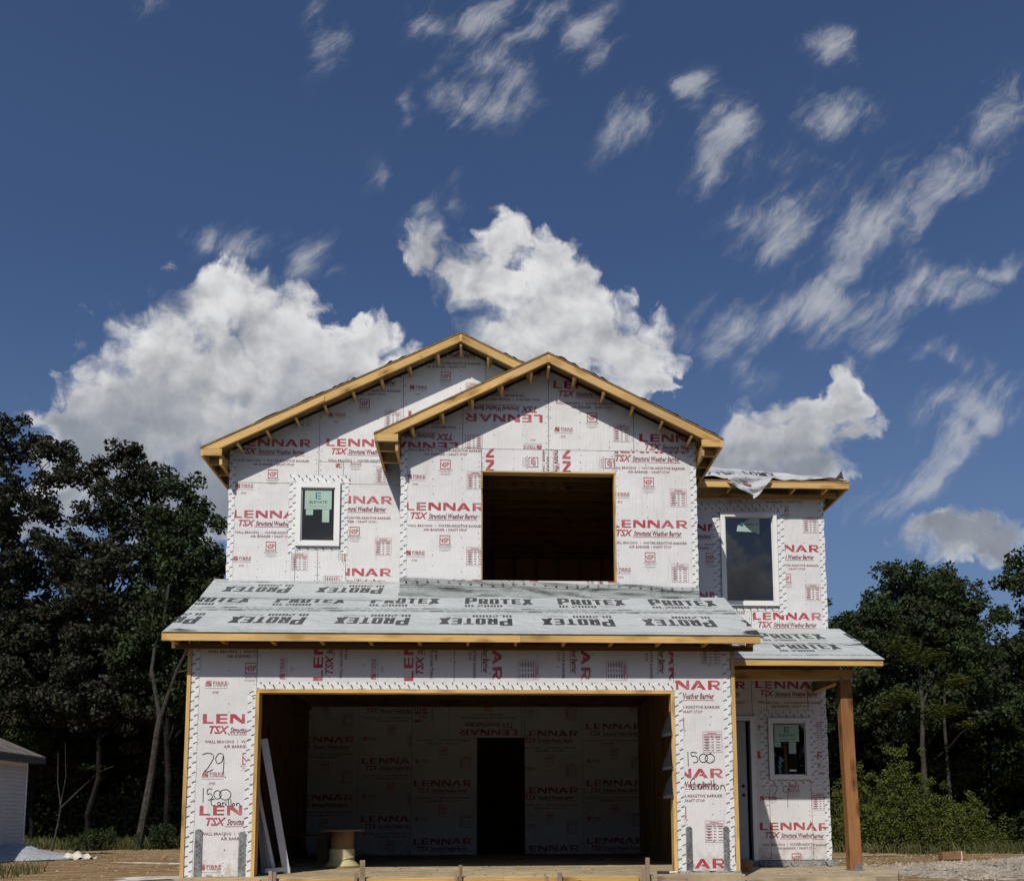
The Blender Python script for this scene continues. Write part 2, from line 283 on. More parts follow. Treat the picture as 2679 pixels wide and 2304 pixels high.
# ------------------------------------------------------------------ mesh helpers
class MB:
    def __init__(s): s.v = []; s.f = []; s.m = []; s.uv = []
    def poly(s, pts, mat=0, uv=None):
        b = len(s.v); s.v.extend([tuple(p) for p in pts]); s.f.append(tuple(range(b, b + len(pts)))); s.m.append(mat)
        s.uv.append(uv if uv else [(0.0, 0.0)] * len(pts))
    def beam(s, p0, p1, w, h, up=(0, 0, 1), mat=0, endmat=None):
        """timber from p0 to p1: w across, h along up, centred on the line"""
        p0 = Vector(p0); p1 = Vector(p1); ax = p1 - p0; Ln = ax.length; ax = ax / Ln
        up = Vector(up); sd = ax.cross(up).normalized(); up = sd.cross(ax).normalized()
        o = random.uniform(0, 60); q = random.uniform(0, 60)
        def c(t, a, b): return p0 + ax * t + sd * (a * w / 2) + up * (b * h / 2)
        for (a0, b0, a1, b1, ww, off) in ((-1, -1, 1, -1, w, 0.0), (1, -1, 1, 1, h, 1.3), (1, 1, -1, 1, w, 2.6), (-1, 1, -1, -1, h, 3.9)):
            s.poly([c(0, a0, b0), c(0, a1, b1), c(Ln, a1, b1), c(Ln, a0, b0)], mat,
                   [(o, q + off), (o, q + off + ww), (o + Ln, q + off + ww), (o + Ln, q + off)])
        s.poly([c(0, -1, -1), c(0, -1, 1), c(0, 1, 1), c(0, 1, -1)], mat, [(o, q), (o, q + h), (o + w * .3, q + h), (o + w * .3, q)])
        s.poly([c(Ln, -1, -1), c(Ln, 1, -1), c(Ln, 1, 1), c(Ln, -1, 1)], mat, [(o, q), (o + w * .3, q), (o + w * .3, q + h), (o, q + h)])
    def box(s, x0, x1, y0, y1, z0, z1, mat=0, axis='z'):
        if axis == 'x': s.beam((x0, (y0 + y1) / 2, (z0 + z1) / 2), (x1, (y0 + y1) / 2, (z0 + z1) / 2), y1 - y0, z1 - z0, (0, 0, 1), mat)
        elif axis == 'y': s.beam(((x0 + x1) / 2, y0, (z0 + z1) / 2), ((x0 + x1) / 2, y1, (z0 + z1) / 2), x1 - x0, z1 - z0, (0, 0, 1), mat)
        else: s.beam(((x0 + x1) / 2, (y0 + y1) / 2, z0), ((x0 + x1) / 2, (y0 + y1) / 2, z1), y1 - y0, x1 - x0, (1, 0, 0), mat)
    def board(s, pts, y0, y1, mat=0):
        """flat timber outlined in xz, grain along its first edge"""
        o = random.uniform(0, 60); q = random.uniform(0, 60)
        d = Vector((pts[1][0] - pts[0][0], pts[1][1] - pts[0][1])).normalized()
        uv = [(o + (p[0] - pts[0][0]) * d.x + (p[1] - pts[0][1]) * d.y, q - (p[0] - pts[0][0]) * d.y + (p[1] - pts[0][1]) * d.x) for p in pts]
        ar = sum(a[0] * b[1] - b[0] * a[1] for a, b in zip(pts, pts[1:] + pts[:1]))
        if ar < 0: pts = pts[::-1]; uv = uv[::-1]
        s.poly([(x, y0, z) for x, z in pts], mat, uv); s.poly([(x, y1, z) for x, z in pts[::-1]], mat, uv[::-1])
        n = len(pts)
        for i in range(n):
            j = (i + 1) % n; a, b = pts[i], pts[j]; u, v = uv[i], uv[j]
            s.poly([(a[0], y0, a[1]), (a[0], y1, a[1]), (b[0], y1, b[1]), (b[0], y0, b[1])], mat, [u, (u[0], u[1] + .04), (v[0], v[1] + .04), v])
    def slab(s, top, down, mat_top=0, mat_side=0, mat_bot=None):
        """polygon (counter-clockwise from outside) extruded by the vector down"""
        d = Vector(down); t = [Vector(p) for p in top]; b = [p + d for p in t]
        s.poly(t, mat_top); s.poly(b[::-1], mat_side if mat_bot is None else mat_bot)
        n = len(t)
        for i in range(n): s.poly([t[i], b[i], b[(i + 1) % n], t[(i + 1) % n]], mat_side)
    def tube(s, pts, rad, n=8, mat=0, cap=True):
        rings = []; L = 0
        for i, p in enumerate(pts):
            p = Vector(p); a = Vector(pts[max(i - 1, 0)]); b = Vector(pts[min(i + 1, len(pts) - 1)])
            t = (b - a).normalized(); ref = Vector((1, 0, 0)) if abs(t.x) < 0.8 else Vector((0, 1, 0))
            e1 = t.cross(ref).normalized(); e2 = t.cross(e1)
            r = rad[i] if isinstance(rad, (list, tuple)) else rad
            rings.append([p + e1 * (r * math.cos(k * 2 * math.pi / n)) + e2 * (r * math.sin(k * 2 * math.pi / n)) for k in range(n)])
        for i in range(len(rings) - 1):
            for k in range(n):
                k2 = (k + 1) % n
                s.poly([rings[i][k], rings[i + 1][k], rings[i + 1][k2], rings[i][k2]], mat)
        if cap: s.poly(rings[0], mat); s.poly(rings[-1][::-1], mat)
    def lathe(s, c, prof, n=40, mat=0):
        c = Vector(c)
        def P(r, z, k): a = k * 2 * math.pi / n; return c + Vector((r * math.cos(a), r * math.sin(a), z))
        for (r0, z0), (r1, z1) in zip(prof, prof[1:]):
            for k in range(n):
                if r0 < 1e-6: s.poly([P(0, z0, 0), P(r1, z1, k), P(r1, z1, k + 1)][::-1], mat)
                elif r1 < 1e-6: s.poly([P(r0, z0, k), P(r0, z0, k + 1), P(0, z1, 0)], mat)
                else: s.poly([P(r0, z0, k), P(r0, z0, k + 1), P(r1, z1, k + 1), P(r1, z1, k)], mat)
    def grid(s, fn, nu, nv, mat=0):
        b = len(s.v)
        for j in range(nv + 1):
            for i in range(nu + 1): s.v.append(tuple(fn(i / nu, j / nv)))
        for j in range(nv):
            for i in range(nu):
                a = b + j * (nu + 1) + i
                s.f.append((a, a + 1, a + nu + 2, a + nu + 1)); s.m.append(mat)
                s.uv.append([(i / nu, j / nv), ((i + 1) / nu, j / nv), ((i + 1) / nu, (j + 1) / nv), (i / nu, (j + 1) / nv)])
    def build(s, name, mats, parent=None, origin=(0, 0, 0), smooth=False, merge=False):
        me = bpy.data.meshes.new(name)
        o3 = Vector(origin)
        vs = [(x - o3.x, y - o3.y, z - o3.z) for x, y, z in s.v]
        me.from_pydata(vs, [], s.f)
        for mt in (mats if isinstance(mats, (list, tuple)) else [mats]): me.materials.append(M[mt])
        me.polygons.foreach_set('material_index', s.m)
        uvl = me.uv_layers.new(name='UVMap')
        uvl.data.foreach_set('uv', [c for f in s.uv for p in f for c in p])
        if smooth: me.polygons.foreach_set('use_smooth', [True] * len(me.polygons))
        if merge:
            bm = bmesh.new(); bm.from_mesh(me); bmesh.ops.remove_doubles(bm, verts=bm.verts, dist=1e-5)
            bmesh.ops.recalc_face_normals(bm, faces=bm.faces); bm.to_mesh(me); bm.free()
        me.update()
        ob = bpy.data.objects.new(name, me); COL.objects.link(ob)
        if parent is not None: ob.parent = parent
        else: ob.location = o3
        return ob
def tag(o, label=None, cat=None, group=None, kind=None):
    if label: o['label'] = label
    if cat: o['category'] = cat
    if group: o['group'] = group
    if kind: o['kind'] = kind
    return o
def empty(name, loc, label, cat, group=None):
    o = bpy.data.objects.new(name, None); COL.objects.link(o); o.location = loc; o.empty_display_size = 0.3
    return tag(o, label, cat, group)
# ------------------------------------------------------------------ print: flat lettering as triangles
_G = {}
def glyphs(text, bold=0.0, shear=0.0, res=2):
    k = (text, bold, shear, res)
    if k not in _G:
        cu = bpy.data.curves.new('lettering', 'FONT'); cu.body = text; cu.offset = bold; cu.shear = shear; cu.resolution_u = res; cu.fill_mode = 'FRONT'
        ob = bpy.data.objects.new('lettering', cu); COL.objects.link(ob)
        dg = bpy.context.evaluated_depsgraph_get()
        me = bpy.data.meshes.new_from_object(ob.evaluated_get(dg)); me.calc_loop_triangles()
        co = np.array([v.co[:2] for v in me.vertices]); tr = np.array([t.vertices[:] for t in me.loop_triangles])
        T = co[tr]; lo = T.reshape(-1, 2).min(0); hi = T.reshape(-1, 2).max(0)
        _G[k] = (T - lo) / (hi - lo)
        bpy.data.objects.remove(ob); bpy.data.curves.remove(cu); bpy.data.meshes.remove(me)
    return _G[k]
class Print:
    def __init__(s): s.t = []; s.k = []
    def add(s, T, mat): s.t.append(np.asarray(T, float).reshape(-1, 3, 2)); s.k.append(np.full(len(s.t[-1]), mat))
    def text(s, txt, x0, x1, y0, y1, mat, bold=0.0, shear=0.0, res=2):
        s.add(glyphs(txt, bold, shear, res) * np.array([x1 - x0, y1 - y0]) + np.array([x0, y0]), mat)
    def quad(s, a, b, c, d, mat): s.add([[a, b, c], [a, c, d]], mat)
    def rect(s, x0, x1, y0, y1, mat): s.quad((x0, y0), (x1, y0), (x1, y1), (x0, y1), mat)
    def frame(s, x0, x1, y0, y1, t, mat):
        s.rect(x0, x1, y0, y0 + t, mat); s.rect(x0, x1, y1 - t, y1, mat); s.rect(x0, x0 + t, y0 + t, y1 - t, mat); s.rect(x1 - t, x1, y0 + t, y1 - t, mat)
    def stroke(s, pts, w, mat):
        for (a, b) in zip(pts, pts[1:]):
            a = np.array(a); b = np.array(b); d = b - a; l = np.hypot(*d)
            if l < 1e-6: continue
            n = np.array([-d[1], d[0]]) / l * w / 2; e = d / l * w * 0.3
            s.quad(a - n - e, b - n + e, b + n + e, a + n - e, mat)
    def arrays(s): return np.concatenate(s.t), np.concatenate(s.k)
def xform(T, org, rot=0, sc=1.0):
    c, n = math.cos(math.radians(rot)), math.sin(math.radians(rot))
    R = np.array([[c, n], [-n, c]]) * sc
    return T @ R + np.array(org)
def clip_tris(T, K, poly):
    """keep the part of the triangles inside a convex counter-clockwise polygon"""
    out = []; P = np.array(poly, float); n = len(P)
    lo, hi = P.min(0), P.max(0)
    sel = ((T.max(1) > lo) & (T.min(1) < hi)).all(1); T = T[sel]; K = K[sel]
    D = []
    for i in range(n):
        a, b = P[i], P[(i + 1) % n]; e = b - a; D.append((T[..., 0] - a[0]) * -e[1] + (T[..., 1] - a[1]) * e[0])
    D = np.array(D)
    inside = (D >= 0).all((0, 2)); outside = (D < 0).all(2).any(0)
    for t, k in zip(T[inside], K[inside]): out.append(([tuple(p) for p in t], int(k)))
    for t, k in zip(T[~inside & ~outside], K[~inside & ~outside]):
        pts = [tuple(p) for p in t]
        for i in range(n):
            a, b = P[i], P[(i + 1) % n]; ex, ey = b - a; q = []
            for j in range(len(pts)):
                p, r = pts[j], pts[(j + 1) % len(pts)]
                dp = (p[1] - a[1]) * ex - (p[0] - a[0]) * ey; dr = (r[1] - a[1]) * ex - (r[0] - a[0]) * ey
                if dp >= 0: q.append(p)
                if (dp >= 0) != (dr >= 0): tt = dp / (dp - dr); q.append((p[0] + tt * (r[0] - p[0]), p[1] + tt * (r[1] - p[1])))
            pts = q
            if len(pts) < 3: break
        if len(pts) >= 3: out.append((pts, int(k)))
    return out
RED, MAR, BLK, PAL = 1, 2, 3, 4
def lennar(p, x, y, h, mat):
    """wide capitals drawn as polygons; width 1.06 for h 0.112"""
    def R(a, b, c, d): p.rect(x + a, x + b, y + c * h, y + d * h, mat)
    st = 0.044; bar = 0.17
    R(0, st, 0, 1); R(st, .123, 0, bar)
    e = .153; R(e, e + st, 0, 1)
    for q in (0, .415, 1 - bar): R(e + st, e + .128, q, q + bar)
    for nx in (.313, .513):
        R(nx, nx + .036, 0, 1); R(nx + .134, nx + .17, 0, 1)
        p.quad((x + nx + .036, y + h), (x + nx + .036, y + h * .62), (x + nx + .134, y), (x + nx + .134, y + h * .38), mat)
        p.quad((x + nx + .036, y + h), (x + nx + .134, y + h * .38), (x + nx + .134, y + h * .38), (x + nx + .058, y + h), mat)
    ax = .696
    p.quad((x + ax, y), (x + ax + .047, y), (x + ax + .108, y + h * .80), (x + ax + .075, y + h), mat)
    p.quad((x + ax + .143, y), (x + ax + .19, y), (x + ax + .115, y + h), (x + ax + .075, y + h), mat)
    p.quad((x + ax + .078, y + h * .22), (x + ax + .135, y + h * .22), (x + ax + .12, y + h * .42), (x + ax + .096, y + h * .42), mat)
    rx = .912; R(rx, rx + st, 0, 1); R(rx + st, rx + .115, 1 - bar, 1); R(rx + st, rx + .115, .36, .36 + bar)
    p.quad((x + rx + .115, y + h * .36), (x + rx + .146, y + h * .55), (x + rx + .146, y + h * .82), (x + rx + .115, y + h), mat)
    p.quad((x + rx + .06, y + h * .36), (x + rx + .112, y), (x + rx + .16, y), (x + rx + .105, y + h * .36), mat)
def block(p, ch, x, y, w, h, t, mat):
    """square-shouldered capitals and digits for the roofing print; t is the stem width"""
    b = t * .82 * h / .30
    def R(a, c, d, e): p.rect(x + a, x + c, y + d, y + e, mat)
    m0, m1 = h * .5 - b / 2, h * .5 + b / 2
    if ch == 'P': R(0, t, 0, h); R(t, w - .3 * t, h - b, h); R(t, w - .3 * t, h * .36, h * .36 + b); R(w - t, w, h * .36 + .35 * b, h - .35 * b)
    elif ch == 'R': R(0, t, 0, h); R(t, w - .3 * t, h - b, h); R(t, w - .3 * t, h * .38, h * .38 + b); R(w - t, w, h * .38 + .35 * b, h - .35 * b); p.quad((x + w * .38, y + h * .38), (x + w - t, y), (x + w + t * .25, y), (x + w * .38 + t * 1.2, y + h * .38), mat)
    elif ch in 'O0': R(0, t, .4 * b, h - .4 * b); R(w - t, w, .4 * b, h - .4 * b); R(.35 * t, w - .35 * t, 0, b) if ch == 'O' else R(0, w, 0, b); R(.35 * t, w - .35 * t, h - b, h) if ch == 'O' else R(0, w, h - b, h)
    elif ch == 'T': R(0, w, h - b, h); R(w / 2 - t / 2, w / 2 + t / 2, 0, h - b)
    elif ch == 'E': R(0, t, 0, h); R(t, w, 0, b); R(t, w * .92, m0, m1); R(t, w, h - b, h)
    elif ch == 'X':
        p.quad((x - .25 * t, y - .12 * h), (x + t * .9, y - .12 * h), (x + w, y + h), (x + w - t * 1.2, y + h), mat); p.quad((x + w - t * 1.2, y), (x + w + .1 * t, y), (x + t * 1.2, y + h), (x, y + h), mat)
    elif ch == 'U': R(0, t, 0, h); R(w - t, w, 0, h); R(t, w - t, 0, b)
    elif ch == 'L': R(0, t, 0, h); R(t, w, 0, b)
    elif ch == '2': R(0, w, 0, b); R(0, w, m0, m1); R(0, w, h - b, h); R(0, t, b, m0); R(w - t, w, m1, h - b)
def make_motif():
    p = Print()
    lennar(p, 0, 0, 0.112, RED)
    p.text('TSX', .076, .305, -.122, -.026, RED, 0.03, 0.28, 2)
    p.text('Structural Weather Barrier', .318, .985, -.117, -.040, MAR, 0.028, 0.22, 1)
    p.rect(.30, .985, -.134, -.127, RED)
    p.text('WALL BRACING', .03, .367, -.231, -.196, MAR, 0.014, 0, 1); p.rect(.407, .411, -.234, -.192, MAR)
    p.text('WATER-RESISTIVE BARRIER', .445, 1.055, -.231, -.196, MAR, 0.014, 0, 1)
    p.text('AIR BARRIER', .250, .535, -.287, -.252, MAR, 0.014, 0, 1); p.rect(.557, .561, -.29, -.248, MAR)
    p.text('DRAFT STOP', .585, .84, -.287, -.252, MAR, 0.014, 0, 1)
    x0, x1, y0, y1 = .468, .612, -.479, -.345
    p.rect(x0, x1, y1 - .011, y1, RED); p.rect(x0, x1, y0, y0 + .011, RED); p.rect(x1 - .011, x1, y0, y1, RED)
    p.rect(x0, x0 + .011, y0, y0 + .028, RED); p.rect(x0, x0 + .011, y1 - .028, y1, RED)
    p.text('NSP', .468, .592, -.448, -.380, RED, 0.022, 0, 2)
    p.text('NATIONAL SHELTER', .448, .632, -.508, -.490, MAR, 0, 0, 1); p.text('PRODUCTS, INC.', .472, .612, -.534, -.516, MAR, 0, 0, 1)
    p.rect(.455, .625, -.551, -.548, PAL); p.rect(.49, .59, -.565, -.562, PAL)
    # striped block mark and maker's name
    for i in range(5): p.quad((.012 + i * .003, -.627 + i * .014), (.085, -.627 + i * .014), (.085, -.619 + i * .014), (.012 + i * .003, -.619 + i * .014), RED)
    p.quad((.02, -.575), (.04, -.565), (.085, -.61), (.07, -.62), RED); p.quad((.012, -.60), (.03, -.60), (.05, -.565), (.03, -.565), RED)
    p.text('FIBRE', .103, .268, -.609, -.568, RED, 0.010, 0, 1); p.text('CONVERTERS', .103, .268, -.626, -.613, MAR, 0.014, 0, 1)
    p.rect(.01, .268, -.650, -.646, PAL)
    p.text('EWJ', .098, .170, -.722, -.686, RED, 0.0, 0.35, 1)
    # approval table: ruled box, heading and rows of small entries
    a, b, c, d = .832, 1.066, -.762, -.508
    p.frame(a, b, c, d, .0035, RED)
    for (u, v, yy) in ((.06, .17, .016), (.012, .222, .032)): p.rect(a + u, a + v, d - yy - .008, d - yy, RED)
    p.rect(a, b, d - .052, d - .050, RED); p.rect(a, b, d - .074, d - .072, RED)
    for (u, v) in ((.015, .085), (.10, .135), (.15, .215)): p.rect(a + u, a + v, d - .069, d - .060, MAR)
    for r in range(5):
        yy = d - .088 - r * .034
        for (u, v) in ((.012, .085), (.105, .135), (.162, .212)): p.rect(a + u, a + v, yy - .009, yy, MAR)
        if r < 4: p.rect(a + .03, a + .068, yy - .020, yy - .013, MAR)
    return p.arrays()
PITCH = 1.067
MOTIF = make_motif()
_t = [MOTIF[0] + np.array([0, k * PITCH]) for k in range(-5, 6)]
STRIP = (np.concatenate(_t), np.concatenate([MOTIF[1]] * 11))
def facade(name, Y, panels, parent, mats=None, front=-1, thick=0.012, nails=True, extra=None):
    """sheathing sheets in the plane y = Y; each panel is (convex polygon in xz, print origin, rotation)"""
    mb = MB()
    for (poly, org, rot) in panels:
        cx = sum(p[0] for p in poly) / len(poly); cz = sum(p[1] for p in poly) / len(poly); g = 0.0035
        ins = [(x - math.copysign(g, x - cx), z - math.copysign(g, z - cz)) for x, z in poly]
        P3 = [(x, Y, z) for x, z in ins]
        mb.slab(P3, (0, thick, 0), 0, 0)
        if org is not None:
            T, K = STRIP
            T = xform(T, org, rot)
            for pts, k in clip_tris(T, K, ins): mb.poly([(x, Y - 0.002 - (len(mb.f) % 9) * 0.00008, z) for x, z in pts], k)
        if nails:
            xs = [p[0] for p in poly]; zs = [p[1] for p in poly]
            cols = [min(xs) + .03, max(xs) - .03] + [min(xs) + .03 + .406 * i for i in range(1, 9) if min(xs) + .03 + .406 * i < max(xs) - .1]
            for ci, xc in enumerate(cols):
                z = min(zs) + .03
                while z < max(zs):
                    q = random.uniform(-.012, .012); zz = z + random.uniform(-.03, .03); r = random.uniform(.0055, .0095)
                    sl_ = random.uniform(-.004, .004)
                    for pts, k in clip_tris(np.array([[(xc + q - r, zz), (xc + q + sl_, zz - r), (xc + q + r, zz)], [(xc + q - r, zz), (xc + q + r, zz), (xc + q - sl_, zz + r)]]), np.array([5, 5]), ins):
                        mb.poly([(x, Y - 0.0025, zq) for x, zq in pts], k)
                    z += random.choice((.075, .1, .15)) if ci < 2 else random.choice((.1, .15, .2))
    if extra:
        for pts, w in extra:
            pr = Print(); pr.stroke(pts, w, 6); T, K = pr.arrays()
            for t in T: mb.poly([(x, Y - 0.0035 - (len(mb.f) % 9) * 0.00008, z) for x, z in t], 6)
    return mb.build(name, ['sheet', 'red', 'maroon', 'black', 'pale_print', 'nail', 'marker'], parent)
def tape(x0, z0, x1, z1, width, Y, parent, wrapx=None, name='flashing_tape'):
    """a strip of printed white tape in the plane y = Y from (x0,z0) to (x1,z1), slightly rippled"""
    mb = MB(); d = np.array([x1 - x0, z1 - z0]); L = np.hypot(*d); d /= L; nrm = np.array([-d[1], d[0]])
    nseg = max(2, int(L / .06)); ph = random.uniform(0, 9)
    edge = [random.uniform(-.008, .008) for _ in range(2 * nseg + 4)]
    def fn(u, v):
        i = int(round(u * nseg)); wv = (v - .5) * width + (edge[i] if v == 0 else edge[nseg + 1 + i] if v == 1 else 0)
        p = np.array([x0, z0]) + d * (u * L) + nrm * wv
        return (p[0], Y - .0045 - .0022 * math.sin(u * L * 21 + ph + v * 3) * (1 if 0 < v < 1 else .4), p[1])
    mb.grid(fn, nseg, 4)
    T0 = glyphs('DRTite', .05, .25, 1) * np.array([.056, .016]); Ps = []
    vert = abs(d[1]) > .5; s_ = random.uniform(-.05, 0); k = 0
    while s_ < L + .05:
        c = np.array([x0, z0]) + d * s_
        if vert: Ps.append(xform(T0, c + np.array([(-.050 if k % 2 else .008) + random.uniform(-.005, .005), -.015]), 24))
        else: Ps.append(xform(T0, c + np.array([-.02, (.062 if k % 2 else .008) + random.uniform(-.005, .005)]), -60))
        s_ += .056 + random.uniform(-.006, .006); k += 1
    T = np.concatenate(Ps); K = np.full(len(T), 1)
    h = nrm * width * .49; A = np.array([x0, z0]); B = np.array([x1, z1]); pl = [A - h, B - h, B + h, A + h]
    for pts, kk in clip_tris(T, K, pl): mb.poly([(x, Y - .0075, z) for x, z in pts], 1)
    return mb.build(name, ['tape', 'marker'], parent)
# ================================================================== the ground
ZG = -0.5
def gh(x, y):
    return ZG + 0.05 * math.sin(x * .31 + 1) * math.sin(y * .23) + 0.03 * math.sin(x * 1.1 + y * .7)
def make_ground():
    mb = MB()
    xs = np.concatenate([np.linspace(-900, -60, 8), np.linspace(-45, 45, 61), np.linspace(60, 900, 8)])
    ys = np.concatenate([np.linspace(-900, -40, 6), np.linspace(-25, 50, 61), np.linspace(70, 1200, 8)])
    nx, ny = len(xs), len(ys)
    for y in ys:
        for x in xs: mb.v.append((x, y, gh(x, y) if -50 < x < 50 and -30 < y < 60 else ZG))
    for j in range(ny - 1):
        for i in range(nx - 1):
            a = j * nx + i; mb.f.append((a, a + 1, a + nx + 1, a + nx)); mb.m.append(0); mb.uv.append([(0, 0)] * 4)
    o = mb.build('ground', 'dirt', smooth=True); tag(o, kind='structure')
    for nm, cx, cy, rx, ry, sd in (('dusty_track', -6.2, 15.2, 1.3, 0.30, 1), ('dusty_patch', -3.4, 8.1, 1.6, 0.75, 2)):
        m2 = MB(); n = 40; rg = random.Random(sd)
        c = [rg.uniform(.45, 1.2) for _ in range(n)]
        m2.grid(lambda u, v: (cx + rx * v * math.cos(u * 2 * math.pi) * c[int(u * n) % n], cy + ry * v * math.sin(u * 2 * math.pi) * c[int(u * n) % n],
                              gh(cx + rx * v * math.cos(u * 2 * math.pi) * c[int(u * n) % n], cy + ry * v * math.sin(u * 2 * math.pi) * c[int(u * n) % n]) + .035 - .03 * v * v), n, 6)
        tag(m2.build(nm, 'pale_dust', smooth=True), kind='structure')
make_ground()
def make_added_road():  # unseen asphalt added in front to cut light bounced off the ground
    mb = MB(); mb.slab([(-200, -30, ZG + .02), (200, -30, ZG + .02), (200, -3.6, ZG + .02), (-200, -3.6, ZG + .02)], (0, 0, -.4)); tag(mb.build('added_road', 'asphalt'), kind='structure')
make_added_road()
